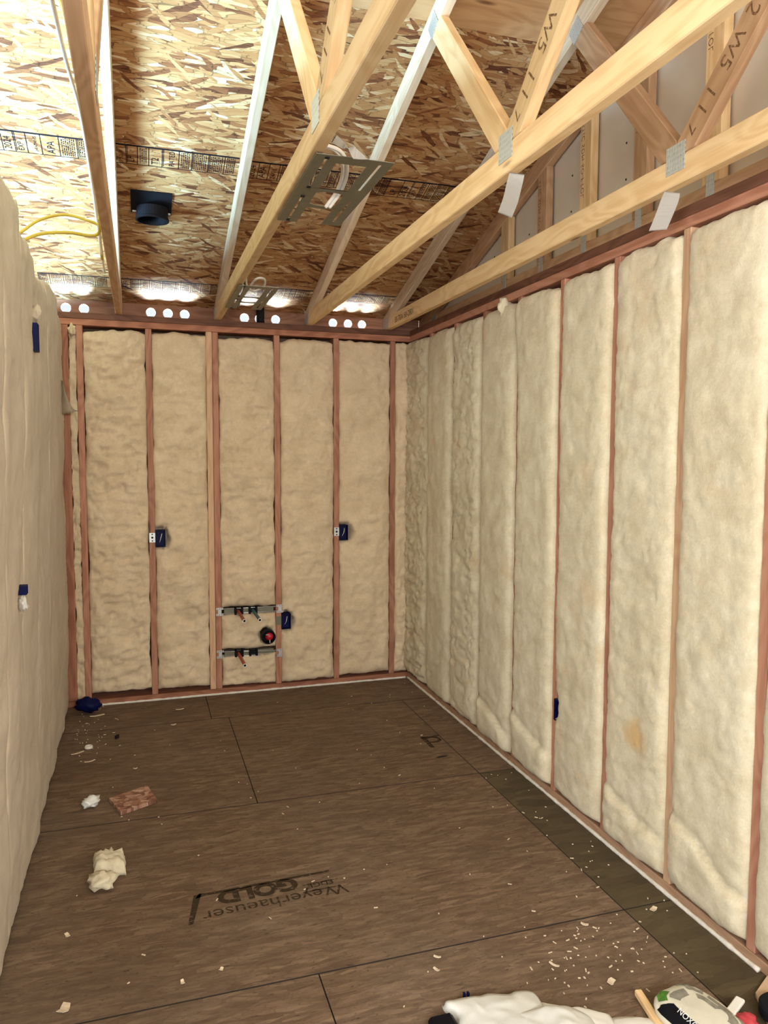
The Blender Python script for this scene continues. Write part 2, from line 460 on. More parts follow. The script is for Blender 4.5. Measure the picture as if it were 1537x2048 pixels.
def lump(name, c, size, mat, seed, parent=None, sub=3, amp=.35, flat=None, freq=1.6):
    bm = bmesh.new(); bmesh.ops.create_icosphere(bm, subdivisions=sub, radius=1)
    for v in bm.verts:
        k = 1 + amp * fb((v.co.x * freq + seed * 3.1, v.co.y * freq + seed, v.co.z * freq - seed), 4)
        v.co = Vector((v.co.x * size[0] * k, v.co.y * size[1] * k, v.co.z * size[2] * k))
    zmin = min(v.co.z for v in bm.verts)
    for v in bm.verts:
        v.co.z -= zmin
        if flat and v.co.z < flat: v.co.z = max(v.co.z * .3, 0)
    rot = Matrix.Rotation(seed * 1.7, 3, 'Z')
    for v in bm.verts: v.co = rot @ v.co + Vector(c)
    return from_bm(name, bm, mat, parent, smooth=True)


ZP, ZS = 2.467, 2.391          # top of the double plates, underside of the lower plate
S16 = .4064
PZ0, SL = 2.59, .31            # roof sheathing underside: z = PZ0 - SL*y
RIDGE = -4.4
CA = math.atan(SL); COSA = math.cos(CA)


def roofz(y): return PZ0 - SL * y if y > RIDGE else PZ0 - SL * (2 * RIDGE - y)


# ------------------------------------------------------------------ the setting
def slab(name, x0, x1, y0, y1, z0, z1, mat, edge_mat=None):
    bm = bmesh.new(); add_box(bm, (x0, y0, z0), (x1, y1, z1), .0008)
    o = struct(from_bm(name, bm, mat))
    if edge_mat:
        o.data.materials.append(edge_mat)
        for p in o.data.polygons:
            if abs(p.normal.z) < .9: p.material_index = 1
    return o


g = .0032
XL, YF = -4.9, -8.7
panels = []
for ya, yb, joints in ((.14, -.468, (-.21 - 1.22, -.21 - 3.66)), (-.468, -1.67, (-.21, -1.328, -3.77)), (-1.67, -2.883, (-.21, -2.65)), (-2.883, -4.1, (-.21, -1.318, -3.76)), (-4.1, -5.32, (-.21, -2.65)), (-5.32, YF, (-.21, -2.65))):
    xs = [.14] + list(joints) + [XL]
    for xa, xb in zip(xs[:-1], xs[1:]):
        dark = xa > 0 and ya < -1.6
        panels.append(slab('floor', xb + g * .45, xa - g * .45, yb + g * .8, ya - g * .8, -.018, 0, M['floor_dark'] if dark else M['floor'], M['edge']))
slab('floor', XL, .14, YF, .14, -.03, -.0185, M['sheath'])

roof_panels = []


def roof_panel(ya, yb, mat, x0=XL, x1=.22):
    bm = bmesh.new()
    ys = (ya - .001, yb + .001) if ya > yb else (ya, yb)
    v = []
    for z_off in (0, .015):
        for x in (x0, x1):
            for y in ys: v.append(bm.verts.new((x, y, roofz(y) + z_off / COSA)))
    for q in ((0, 1, 3, 2), (4, 6, 7, 5), (0, 4, 5, 1), (2, 3, 7, 6), (0, 2, 6, 4), (1, 5, 7, 3)): bm.faces.new([v[i] for i in q])
    o = struct(from_bm('ceiling', bm, mat)); roof_panels.append(o); return o


roof_panel(.165, -1.035, M['osb']); roof_panel(-1.035, -2.206, M['osb'])
roof_panel(-2.206, -3.38, M['ply']); roof_panel(-3.38, RIDGE, M['osb'])
roof_panel(RIDGE, -6.6, M['osb']); roof_panel(-6.6, -8.9, M['osb'])

slab('wall_back', XL, .15, .141, .152, 0, 2.46, M['sheath'])
slab('wall_right', .141, .152, YF, .15, 0, 2.46, M['drywall'])
slab('wall_left', -2.42, -2.405, -3.7, .10, 0, 2.46, M['sheath'])

# gable wall of gypsum board above the right wall
bm = bmesh.new()
gy = [(.13, ZP), (.13, roofz(.13) - .004), (RIDGE, roofz(RIDGE) - .004), (-8.6, roofz(-8.6) - .004), (-8.6, ZP)]
a = [bm.verts.new((.152, y, z)) for y, z in gy]; b = [bm.verts.new((.165, y, z)) for y, z in gy]
bm.faces.new(a); bm.faces.new(b[::-1])
for i in range(5): bm.faces.new((a[i], b[i], b[(i + 1) % 5], a[(i + 1) % 5]))
gable = struct(from_bm('wall_gable', bm, M['drywall']))
bm = bmesh.new()
for ky in range(9):
    for kz in range(5):
        y = -.62 - ky * .2032 + random.uniform(-.015, .015); z = 2.58 + kz * .17 + random.uniform(-.02, .02)
        if z < roofz(y) - .12 and ky % 2 == 0: add_box(bm, (.1508, y - .004, z - .004), (.1522, y + .004, z + .004))
nh = from_bm('nail_heads', bm, M['blackm'], gable); nh['label'] = 'small dark nail heads in the gypsum'; nh['kind'] = 'stuff'

# ------------------------------------------------------------------ plates, studs
t_ = tag(board('top_plate', (-2.44, .07, 2.41), (.14, .07, 2.41), (0, 1, 0), .14, .038, M['plate']), 'lower board of the doubled top plate on the back wall, resting on the studs', 'top plate', 'top plates of the walls')
tag(board('top_plate', (-2.44, .07, 2.448), (.14, .07, 2.448), (0, 1, 0), .14, .038, M['plate_shaded']), 'upper board of the doubled top plate on the back wall, under the truss heels', 'top plate', 'top plates of the walls')
tag(board('top_plate', (.07, -.001, 2.41), (.07, -4.6, 2.41), (1, 0, 0), .14, .038, M['stud']), 'lower pinkish board of the doubled top plate on the right wall', 'top plate', 'top plates of the walls')
tag(board('top_plate', (.07, -.001, 2.448), (.07, -4.6, 2.448), (1, 0, 0), .14, .038, M['plate_shaded']), 'upper brown, shade-darkened board of the doubled top plate on the right wall', 'top plate', 'top plates of the walls')
tag(board('top_plate', (-2.375, -.001, 2.41), (-2.375, -3.6, 2.41), (1, 0, 0), .05, .076, M['plate']), 'top plate of the left partition, hidden behind the bulging insulation', 'top plate', 'top plates of the walls')
tag(board('sole_plate', (-2.40, .07, .019), (.14, .07, .019), (0, 1, 0), .14, .038, M['plate']), 'brown sole plate along the foot of the back wall', 'sole plate', 'sole plates of the walls')
tag(board('sole_plate', (.07, -.001, .019), (.07, -4.6, .019), (1, 0, 0), .14, .038, M['plate_tan']), 'tan sole plate along the foot of the right wall', 'sole plate', 'sole plates of the walls')


def bead(name, pts, r, label):
    bm = bmesh.new(); path = []
    for i in range(len(pts) - 1):
        p, q = Vector(pts[i]), Vector(pts[i + 1]); n = int((q - p).length / .02)
        path += [p.lerp(q, k / n) for k in range(n)]
    add_tube(bm, [p + Vector((0, 0, .0015 * fb((p.x * 30, p.y * 30, 3), 2))) for p in path], [r * (1 + .35 * fb((p.x * 22, p.y * 22, 9), 2)) for p in path], 6)
    return tag(from_bm(name, bm, M['caulk'], smooth=True), label, 'caulk bead', 'caulk beads at the wall foot')


bead('caulk_bead', [(-2.19, -.005, .005), (0, -.005, .005)], .0075, 'thin white caulk bead along the foot of the back wall')
bead('caulk_bead', [(-.006, -.01, .005), (-.006, -3.31, .005)], .0085, 'thin white caulk bead along the foot of the right wall')

ordn = ['first', 'second', 'third', 'fourth', 'fifth', 'sixth', 'seventh', 'eighth', 'ninth']


def vstud(x, y, facing, mat, label, group, w=.038, d=.138):
    wd = (1, 0, 0) if facing == 'y' else (0, 1, 0)
    c = (x, .07, 0) if facing == 'y' else (.07, y, 0)
    return tag(board('wall_stud', (c[0], c[1], .0385), (c[0], c[1], 2.3905), wd, w, d, mat), label, 'wall stud', group)


BX = [-.1235 - S16 * k for k in range(6)]
gB = 'studs of the back wall'
vstud(BX[0], 0, 'y', M['stud'], 'reddish stud on the back wall nearest the right corner', gB)
vstud(BX[1], 0, 'y', M['stud'], 'reddish stud on the back wall carrying the blue outlet box nearer the right corner', gB)
vstud(BX[2], 0, 'y', M['stud'], 'reddish stud on the back wall at the right ends of the pipe brackets', gB)
vstud(-1.337, 0, 'y', M['stud'], 'reddish stud of the doubled pair on the back wall, left of the plumbing', gB)
vstud(-1.3765, 0, 'y', M['stud_tan'], 'tan knotted stud of the doubled pair on the back wall', gB)
vstud(BX[4], 0, 'y', M['stud'], 'reddish stud on the back wall carrying the blue outlet box nearer the left corner', gB)
vstud(BX[5], 0, 'y', M['stud'], 'reddish stud on the back wall just right of the narrow insulation strip', gB)
vstud(-2.250, 0, 'y', M['plate'], 'wide reddish corner stud on the back wall beside the left insulation', gB, w=.062)
gR = 'studs of the right wall'
RY = [-.399 - S16 * k for k in range(9)]
for k, y in enumerate(RY):
    mt = M['stud_tan'] if k == 6 else M['stud']
    lab = ['stud on the right wall nearest the back corner, a thin dark line', 'second stud on the right wall from the back corner', 'third stud on the right wall from the back corner',
           'fourth stud on the right wall from the back corner', 'fifth stud on the right wall from the back corner, above the blue outlet box',
           'sixth stud on the right wall from the back corner, pinkish', 'pale tan stud on the right wall, seventh from the back corner',
           'reddish stud at the right edge of the picture, darker at its foot', 'right wall stud out of frame past the picture edge'][k]
    if k < 8: vstud(0, y, 'x', mt, lab, gR)

# ------------------------------------------------------------------ insulation


def batt(label, group, O, U, N, w, h, bulge, seed, mat, crease=0.0, holes=(), nu=36, nv=150, top=.012, side=.008, lean=None, parent=None, name='insulation_batt', sag=0.0, gaps=0.0, rough=.010, over=0.0, pw=(8, .5), edge=-.014, thick=.09, fold=None):
    O = Vector(O); U = Vector(U); N = Vector(N); V = Vector((0, 0, 1)); bm = bmesh.new(); rows = []
    sd = (seed * 7.31) % 41.3
    nv = max(14, int(nv * h / 2.3))
    for j in range(nv + 1):
        v0 = h * j / nv; tv = 2 * j / nv - 1; row = []
        for i in range(nu + 1):
            tu = 2 * i / nu - 1
            tu = math.copysign(abs(tu) ** .75, tu)
            u = (tu + 1) / 2 * w; v = v0
            e = max(0.0, 1 - abs(tu) ** pw[0]) ** pw[1] * max(0.0, 1 - abs(tv) ** (60 * h / 2.3 + 4)) ** .5
            n = edge + (bulge - edge) * e
            n += e * (rough * fb((u * 4 + sd, v * 3, sd), 3) + rough * .4 * fb((u * 16, v * 16 + sd, sd * 2), 3))
            if crease:
                c = fb((u * 2.6 + sd, v * 15, sd * 3), 3); n -= crease * e * max(0, 1 - abs(c) * 3.2) ** 2
                c2 = fb((u * 9 + v * 4, v * 10 - sd, sd * 1.3), 3); n -= crease * .5 * e * max(0, 1 - abs(c2) * 3) ** 2
            if lean: n += lean(u / w, v)
            if fold:
                fv = v - (fold[0] + fold[1] * u / w + .03 * fb((u * 5, sd, 2), 2))
                n += e * (.016 * max(0, 1 - max(0, fv) / .012) * min(1, max(0, (fv + .35) / .3)) - .012 * math.exp(-(fv - .012) ** 2 / .0003))
            for (uc, vc, ru, rv, dep) in holes:
                q = math.hypot((u - uc) / ru, (v - vc) / rv) + .30 * fb((u * 26, v * 26, sd), 3)
                if q < 1.35:
                    k = min(1, max(0, (1.35 - q) / .4)); n = n * (1 - k) + (-dep) * k
            u += math.copysign(abs(tu) ** 6, tu) * (over + side * fb((v * 7, sd, tu), 3) - gaps * max(0, fb((v * 2.3, sd + 5, tu * 3), 2)))
            if tv > .8: v += (tv - .8) / .2 * (top * fb((u * 9, sd, 4), 3) - sag * abs(tu) ** 3)
            if tv < -.8: v += (-.8 - tv) / .2 * top * .8 * fb((u * 8, sd, 8), 3)
            row.append(bm.verts.new(O + U * u + V * v + N * n))
        rows.append(row)
    for j in range(nv):
        for i in range(nu): bm.faces.new((rows[j][i], rows[j][i + 1], rows[j + 1][i + 1], rows[j + 1][i]))
    loop = rows[0][:] + [r[-1] for r in rows[1:]] + rows[-1][-2::-1] + [r[0] for r in rows[-2:0:-1]]
    back = []
    for vtx in loop:
        d = (vtx.co - O).dot(N); back.append(bm.verts.new(vtx.co - N * (d + thick)))
    for i in range(len(loop)): bm.faces.new((loop[i], back[i], back[(i + 1) % len(loop)], loop[(i + 1) % len(loop)]))
    bm.faces.new(back)
    o = from_bm(name, bm, mat, parent, smooth=True)
    if label: tag(o, label, 'insulation batt', group)
    return o


gI = 'insulation batts in the back wall'
UX, NYm = (1, 0, 0), (0, -1, 0)


def bay(xa, xb, z0, z1, label, seed, crease, **kw):
    return batt(label, gI, (xa - .001, 0, z0), UX, NYm, xb - xa + .002, z1 - z0, kw.pop('bulge', .030), seed, M['batt'], crease, rough=.024, pw=(5, .6), **kw)


h = .019
bay(BX[5] + h, BX[4] - h, .078, 2.372, 'creased tan insulation batt in the back wall left of the left outlet box stud', 1, .030, gaps=.012, sag=.02)
bay(BX[4] + h, -1.396, .070, 2.374, 'tan insulation batt in the back wall torn round the left blue outlet box', 2, .016, holes=((.030, .993, .048, .056, .075),), sag=.015)
bay(-1.318, BX[2] - h, .585, 2.362, 'tall insulation batt in the back wall above the pipe stubs', 3, .022, gaps=.010, sag=.012)
bay(-1.318, BX[2] - h, .300, .535, 'short insulation piece in the back wall between the two pipe brackets', 4, .010, holes=((.300, .082, .040, .045, .07),), bulge=.016)
bay(-1.318, BX[2] - h, .052, .252, 'short wrinkled insulation piece in the back wall under the lower pipe bracket', 5, .022, bulge=.016)
bay(BX[2] + h, BX[1] - h, .050, 2.372, 'tan insulation batt in the back wall beside the low blue outlet box', 6, .016, holes=((.030, .420, .046, .056, .075),), gaps=.006, sag=.02)
bay(BX[1] + h, BX[0] - h, .056, 2.378, 'tan insulation batt in the back wall torn round the right blue outlet box', 7, .011, holes=((.032, 1.010, .048, .054, .075),), gaps=.008)
bay(BX[0] + h, -.008, .046, 2.372, 'narrow wrinkled insulation strip in the back wall filling the right corner', 8, .02, nu=14, bulge=.018, thick=.035)
bay(-2.219, BX[5] - h, .040, 2.380, 'narrow shredded insulation strip in the back wall by the left corner stud', 9, .028, nu=12, bulge=.006, side=.016)

gI2 = 'insulation batts in the right wall'
ys = [0] + RY
rl = ['crinkled insulation batt on the right wall in the back corner', 'second insulation batt on the right wall from the back corner', 'third insulation batt on the right wall from the back corner',
      'fourth insulation batt on the right wall, rounded at its top', 'fifth insulation batt on the right wall, just left of the blue outlet box',
      'sixth insulation batt on the right wall, right of the blue outlet box', 'seventh insulation batt on the right wall, with an orange stain near the foot',
      'widest-looking insulation batt on the right wall, left of the stud at the picture edge', 'insulation batt at the extreme right edge of the picture']
tops = [2.387, 2.378, 2.375, 2.378, 2.376, 2.378, 2.385, 2.382, 2.38]
for k in range(9):
    ya, yb = ys[k] - (.019 if k else -.03), ys[k + 1 if k < 8 else 8] + .019
    if k == 8: ya, yb = RY[7] - .019, RY[7] - .38
    if k == 8: ya = RY[7] - .019
    w = abs(yb - ya) + .004
    cr = [.022, .004, .013, .003, .004, .004, .006, .004, .003][k]
    hl = ()
    if k == 5: hl = ((.016, .405, .030, .050, .07),)
    lean = None
    if k == 4: lean = lambda uu, v: .02 * max(0, (v - 1.9) / .4) * (1 - uu) if v > 1.9 else 0
    batt(rl[k], gI2, (0, ya + .002, .050), (0, -1, 0), (-1, 0, 0), w, tops[k] - .050, [.036, .036, .036, .034, .030, .026, .024, .022, .02][k], 20 + k, M['batt_stain'] if k == 6 else M['batt_right'], cr, holes=hl, thick=.035 if k == 0 else .09, lean=lean, over=[.010, .010, .010, .010, .006, .004, .004, .002, .002][k], rough=.006, gaps=.014 if k > 3 else .002, fold={3: (.20, -.10), 4: (.26, -.12), 6: (.20, -.08), 7: (.27, -.15)}.get(k), sag=.03 if k in (3, 4) else .008)
# torn tuft beside the fifth batt's top
lt = lump('insulation_tuft', (-.005, -1.475, 2.30), (.025, .05, .055), M['batt_right'], 3)
tag(lt, 'small square tuft of insulation at the top of the right wall, beside the rounded batt', 'insulation tuft')

gI3 = 'insulation batts in the left partition'
ll = ['insulation batt on the left partition at the back corner', 'second insulation batt on the left partition from the back corner', 'third insulation batt on the left partition from the back corner',
      'fourth insulation batt on the left partition from the back corner', 'fifth insulation batt on the left partition, beside the yellow cables', 'tallest insulation batt on the left partition, with the tiny blue box corner in it', 'insulation batt showing only low at the left edge of the picture']
ltop = [2.41, 2.40, 2.400, 2.355, 2.405, 2.475, 2.475]
lx = [-2.287, -2.283, -2.276, -2.274, -2.272, -2.270, -2.27]
lean_top = [.010, .014, .052, .048, .050, .050, .05]
first_left = None
for k in range(7):
    yb = -.012 - S16 * k; ya = yb - S16
    hl = ()
    lt_ = lean_top[k]
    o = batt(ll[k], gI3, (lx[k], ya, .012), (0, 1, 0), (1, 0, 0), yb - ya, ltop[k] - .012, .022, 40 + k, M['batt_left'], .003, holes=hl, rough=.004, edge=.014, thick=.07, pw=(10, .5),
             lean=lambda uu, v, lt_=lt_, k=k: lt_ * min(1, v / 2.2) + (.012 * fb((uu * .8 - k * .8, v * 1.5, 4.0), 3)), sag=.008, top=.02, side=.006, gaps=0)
    if k == 0: first_left = o

# torn corner of the first left batt, curling out into the room
bm = bmesh.new(); F = []
for i in range(9):
    for j in range(9):
        t, s_ = i / 8, j / 8
        base = Vector((-2.262, -.10, 2.045)).lerp(Vector((-2.262, -.12, 1.835)), t)
        tip = Vector((-2.165, -.12, 1.862)); mid = base.lerp(tip, s_ * (0.15 + .85 * t))
        mid += Vector((.012 * math.sin(s_ * 3) + .004 * fb((t * 5, s_ * 5, 2), 2), -.035 * math.sin(s_ * math.pi), .008 * fb((t * 6, s_ * 6, 5), 2)))
        F.append(bm.verts.new(mid))
for i in range(8):
    for j in range(8): bm.faces.new((F[i * 9 + j], F[i * 9 + j + 1], F[(i + 1) * 9 + j + 1], F[(i + 1) * 9 + j]))
bmesh.ops.solidify(bm, geom=bm.faces[:], thickness=.014)
fl = from_bm('torn_flap', bm, M['batt_left'], first_left, smooth=True); fl['label'] = 'torn triangular corner curling out'

# ------------------------------------------------------------------ trusses
WD = .089


def strip_poly(p, q, w):
    d = (Vector(q) - Vector(p)).normalized(); n = Vector((-d.y, d.x)) * w / 2; p, q = Vector(p), Vector(q)
    return [tuple(p - n), tuple(q - n), tuple(q + n), tuple(p + n)], math.atan2(d.y, d.x)


TC = WD / COSA
nrm = (SL / math.hypot(SL, 1), 1 / math.hypot(SL, 1))   # roof normal in (y, z)


def plate(parent, x, y0, y1, z0, z1, name='truss_plate', ang=0):
    cyy, czz = (y0 + y1) / 2, (z0 + z1) / 2; c, s_ = math.cos(ang), math.sin(ang)
    m = Matrix(((1, 0, 0, x), (0, c, -s_, cyy), (0, s_, c, czz), (0, 0, 0, 1)))
    bm = bmesh.new(); add_box(bm, (-.0018, -(y1 - y0) / 2, -(z1 - z0) / 2), (0, (y1 - y0) / 2, (z1 - z0) / 2), .0004)
    return from_bm(name, bm, M['tooth'], parent, m)


def truss(x0, label, mats, marks, twist=0.0, joint=-2.945, topj=-2.33, stamp=None):
    x1 = x0 + .038
    t = thing('roof_truss', label, 'roof truss', (x0, 0, ZP), 'roof trusses over the room')
    # bottom chord, top chords
    bc = clip([(.138, ZP + .001), (-8.8, ZP + .001), (-8.8, ZP + WD), (.138, ZP + WD)], nrm, (nrm[1] * (PZ0 - TC)))
    mb = member('bottom_chord', bc, math.pi, x0, x1, mats[0], t)
    e = .001
    tc = [(.138, roofz(.138) - e), (RIDGE, roofz(RIDGE) - e), (RIDGE, roofz(RIDGE) - TC), (.138, roofz(.138) - TC)]
    member('top_chord', tc, math.pi - CA, x0, x1, mats[1], t)
    tc2 = [(RIDGE - e, roofz(RIDGE) - e), (-8.8, roofz(-8.8) - e), (-8.8, roofz(-8.8) - TC), (RIDGE - e, roofz(RIDGE) - TC)]
    member('top_chord', tc2, CA, x0, x1, mats[1], t)
    # webs between bottom joint and top joints, clipped against the chords and each other
    for yy, mirror in ((joint, 1), (2 * RIDGE - joint, -1)):
        j = (yy, ZP + WD - .02)
        ty = topj if mirror > 0 else 2 * RIDGE - topj
        a = (ty, roofz(ty) - TC * .55)
        b = (RIDGE + .03 * mirror, roofz(RIDGE) - TC * .6)
        for end, side in ((a, 1), (b, -1)):
            p, ang = strip_poly(j, end, WD)
            p = clip(p, (0, -1), -(ZP + WD + .0015))
            s2 = 1 if yy > RIDGE else -1
            nn = (SL / math.hypot(SL, 1) * s2, 1 / math.hypot(SL, 1))
            # under the top chord's lower edge
            c0 = nn[0] * RIDGE + nn[1] * (roofz(RIDGE) - TC - .0015)
            p = clip(p, nn, c0)
            sgn = side * mirror
            p = clip(p, (-sgn, 0), -sgn * yy - .0008)
            if side < 0: p = clip(p, (-mirror, 0), -mirror * (RIDGE + .001 * mirror))
            wmat = mats[2] if side > 0 else mats[3]
            if len(p) > 2:
                wb_ = member('web', p, ang, x0, x1, wmat, t)
                if mirror > 0 and side < 0 and marks:
                    d = (Vector(end) - Vector(j)).normalized(); d3 = Vector((0, d.x, d.y)); dn = Vector((0, -d.y, d.x))
                    # handwriting-like stamp, read down the web
                    L0 = Vector((x0 - .0007, j[0], j[1]))
                    for body, s0, sz in marks:
                        lettering(body, sz, L0 + d3 * s0 - dn * (.030), -d3, dn, M['ink_brown'], wb_)
    for yy in (joint,):
        plate(t, x0 - .0002, yy - .045, yy + .045, ZP + .040, ZP + .128)
        plate(t, x1 + .002, yy - .045, yy + .045, ZP + .040, ZP + .128)
        plate(t, x0 - .0002, topj - .045, topj + .03, roofz(topj) - .105, roofz(topj) - .035, ang=-.6)
    plate(t, x0 - .0002, -.035, .085, ZP + .006, ZP + .078)
    if stamp:
        lettering(stamp, .052, (x0 - .0007, -.17, ZP + .020), (0, -1, 0), (0, 0, 1), M['ink'], mb, spacing=1.1)
    if twist: t.rotation_euler.y = twist
    return t


WEBMARK = (('2', .455, .075), ('3', .515, .075), ('W', .385, .068), ('5', .315, .075), ('1', .235, .072), ('1', .185, .072), ('7', .12, .06))
TA, TB, TCX, TD = -1.942, -1.333, -.728, -.168
truss(TA, 'leftmost roof truss with yellow cables stapled along its left side', (M['truss_brown'], M['truss_pale'], M['truss_brown'], M['truss']), (), twist=.022)
truss(TB, 'roof truss carrying both grey light brackets', (M['truss'], M['truss_pale'], M['truss'], M['truss']), WEBMARK)
truss(TCX, 'roof truss between the light brackets and the gable end, with a paper tag under it', (M['truss'], M['truss_pale'], M['truss'], M['truss']), WEBMARK, joint=-2.90, topj=-2.27)
truss(TD, 'rightmost roof truss beside the gable wall, its web stamped W5 11', (M['truss'], M['truss_pale'], M['truss_brown'], M['truss_brown']), WEBMARK, joint=-2.98, topj=-2.36, stamp='SS 70X 50-2801')

# gable-end truss on the right wall
gt = thing('gable_truss', 'flat gable-end truss of upright boards standing on the right wall', 'gable truss', (.108, 0, ZP))
gx0, gx1 = .105, .143
bc = clip([(.13, ZP + .001), (-8.6, ZP + .001), (-8.6, ZP + WD), (.13, ZP + WD)], nrm, nrm[1] * (PZ0 - TC))
member('bottom_chord', bc, math.pi, gx0, gx1, M['truss_brown'], gt)
member('top_chord', [(.13, roofz(.13) - .001), (RIDGE, roofz(RIDGE) - .001), (RIDGE, roofz(RIDGE) - TC), (.13, roofz(.13) - TC)], math.pi - CA, gx0, gx1, M['truss_brown'], gt)
for k, yc in enumerate((-.80, -1.235, -1.635, -2.02, -2.415, -2.82, -3.22, -3.63)):
    p = [(yc - .0445, ZP + WD + .001), (yc + .0445, ZP + WD + .001), (yc + .0445, roofz(yc + .0445) - TC - .001), (yc - .0445, roofz(yc - .0445) - TC - .001)]
    if k == 0: continue
    u = member('upright', p, math.pi / 2, gx0, gx1, M['truss'] if k % 2 else M['truss_brown'], gt)
    if k in (2, 3, 4, 5):
        lettering('STIC SDM SO-PTOL', .034, (gx0 - .0006, yc + .010, roofz(yc) - TC - .04), (0, 0, -1), (0, 1, 0), M['ink_brown'], u, spacing=1.12)
    plate(gt, gx0 - .0002, yc - .02, yc + .02, ZP + .04, ZP + .125)
for yy in (-.2,):
    plate(gt, gx0 - .0002, yy - .04, yy + .04, ZP + .02, ZP + .08)

# blocking with vent holes between the truss heels
hx = [[-2.234, -2.129], [-1.729, -1.624, -1.519], [-1.134, -1.035, -.926], [-.529, -.422, -.321]]
spans = [(-2.40, TA - .001), (TA + .039, TB - .001), (TB + .039, TCX - .001), (TCX + .039, TD - .001), (TD + .039, .10)]
bl = ['vented blocking board left of the leftmost truss, two bright holes showing', 'vented blocking board with three bright holes between the leftmost and bracket trusses', 'vented blocking board with three bright holes behind the black pipe', 'vented blocking board with three bright holes nearest the right corner', 'short solid blocking board in the right corner']
for i, (xa, xb) in enumerate(spans):
    bm = bmesh.new(); zt = roofz(.135) - .006; zb = ZP + .001; zc = 2.506
    P = lambda a_, b_, t: (a_, t, b_)
    y0, y1 = .100, .136
    hs = hx[i] if i < 4 else []
    cur = xa; r = .030; hw = .045
    for hc in hs:
        if hc - hw > cur: add_box(bm, (cur, y0, zb), (hc - hw, y1, zt))
        hh = min(zt - zc, zc - zb)
        ring_cell(bm, P, hc, zc, hw, hh, min(r, hh - .003), y0, y1)
        if zc + hh < zt - .0005: add_box(bm, (hc - hw, y0, zc + hh), (hc + hw, y1, zt))
        if zc - hh > zb + .0005: add_box(bm, (hc - hw, y0, zb), (hc + hw, y1, zc - hh))
        cur = hc + hw
    add_box(bm, (cur, y0, zb), (xb, y1, zt))
    for v in bm.verts:
        if abs(v.co.z - zt) < 1e-5: v.co.z = roofz(v.co.y) - .0008
    tag(from_bm('eave_blocking', bm, M['block']), bl[i], 'blocking', 'blocking between the truss heels')

# ------------------------------------------------------------------ stamped bands on the roof sheathing


def roof_pt(x, y, d=.0008): return Vector((x, y, roofz(y) - d))


def stamp_band(parent, xa, xb, ya, yb, seed, words):
    """row of ruled boxes with small print, ya up-slope"""
    rnd = random.Random(seed); bm = bmesh.new()

    def rect(x0, x1, y0, y1):
        vs = [bm.verts.new(roof_pt(x, y)) for x, y in ((x0, y0), (x1, y0), (x1, y1), (x0, y1))]; bm.faces.new(vs)
    rect(xa, xb, ya, ya + .010); rect(xa, xb, yb - .004, yb)
    x = xa; labels = []; wi = 0
    up = Vector((0, -1, SL)).normalized()
    while x < xb - .03:
        w = rnd.choice((.035, .05, .06, .075, .05)); rect(x, x + .0035, ya, yb)
        if rnd.random() < .4: rect(x + .006, x + .009, ya + .01, yb - .01)
        if wi < len(words) and rnd.random() < .85:
            labels.append((words[wi], x + w * .75, w)); wi += 1
        else:
            c = x + .012
            while c < x + w - .006:
                q = yb - .012
                while q > ya + .016:
                    l = rnd.uniform(.004, .016); rect(c, c + .0042, max(q - l, ya + .012), q); q -= l + rnd.uniform(.002, .005)
                c += .0085
        x += w
    o = from_bm('grade_stamp', bm, M['ink'], parent)
    for body, lx_, w in labels:
        lettering(body, min(.046, .115 * 1.5 / max(3, len(body))), roof_pt(lx_, yb - .014, .001), up, (-1, 0, 0), M['ink'], o)
    return o


wl = ['2024', 'EXP 1', 'SHEATHING', 'APA', '24/16', 'RATED', 'MILL 421']
stamp_band(roof_panels[1], -2.42, TA - .004, -1.335, -1.200, 3, ['24/16', '2024', 'EXP 1', 'SHEATHING', 'APA'])
stamp_band(roof_panels[1], TA + .042, TB - .004, -1.335, -1.205, 5, ['PS 2-18', 'LP', 'T2', 'RATED'])
stamp_band(roof_panels[1], TB + .042, TCX - .004, -1.325, -1.200, 8, ['2024', 'APA', '24/16'])
stamp_band(roof_panels[1], TCX + .042, TD - .004, -1.320, -1.180, 11, ['LP', '2024', 'EXP 1'])
stamp_band(roof_panels[0], -2.36, TA - .004, -.195, -.075, 13, [])
stamp_band(roof_panels[0], TA + .042, TB - .004, -.195, -.075, 17, ['APA'])
stamp_band(roof_panels[0], TB + .042, TCX - .004, -.205, -.085, 19, ['T2', '2024'])
stamp_band(roof_panels[0], TCX + .042, TD - .004, -.205, -.095, 23, [])

# ------------------------------------------------------------------ black roof vent
rv = thing('roof_vent', 'black square roof vent with a round collar in the sheathing', 'roof vent', (-1.735, -.93, roofz(-.93)))
up = Vector((0, -1, SL)).normalized(); dn = Vector((0, -SL, -1)).normalized()


def rp(x, y, d): return Vector((x, y, roofz(y))) + dn * d


bm = bmesh.new()
for d0, d1, x0, x1, ya, yb in ((.001, .006, -1.834, -1.634, -1.024, -.848),):
    v = [bm.verts.new(rp(x, y, d)) for d in (d0, d1) for x in (x0, x1) for y in (ya, yb)]
    for q in ((0, 1, 3, 2), (4, 6, 7, 5), (0, 4, 5, 1), (2, 3, 7, 6), (0, 2, 6, 4), (1, 5, 7, 3)): bm.faces.new([v[i] for i in q])
from_bm('flange', bm, M['blackm'], rv)
lathe('collar', [(.0, .0), (.079, 0), (.079, .05), (.083, .052), (.083, .062), (.074, .062), (.074, .02), (0, .02)], (-1.730, -.905, roofz(-.905) - .012), (0, 0, -1), M['black'], rv, 36)
for sx in (-1.815, -1.650):
    bm = bmesh.new(); add_box(bm, (sx - .012, -.872, roofz(-.872) - .016), (sx + .012, -.860, roofz(-.872) - .008), .001)
    from_bm('clip', bm, M['steel'], rv)

# ------------------------------------------------------------------ light brackets, cables, tags


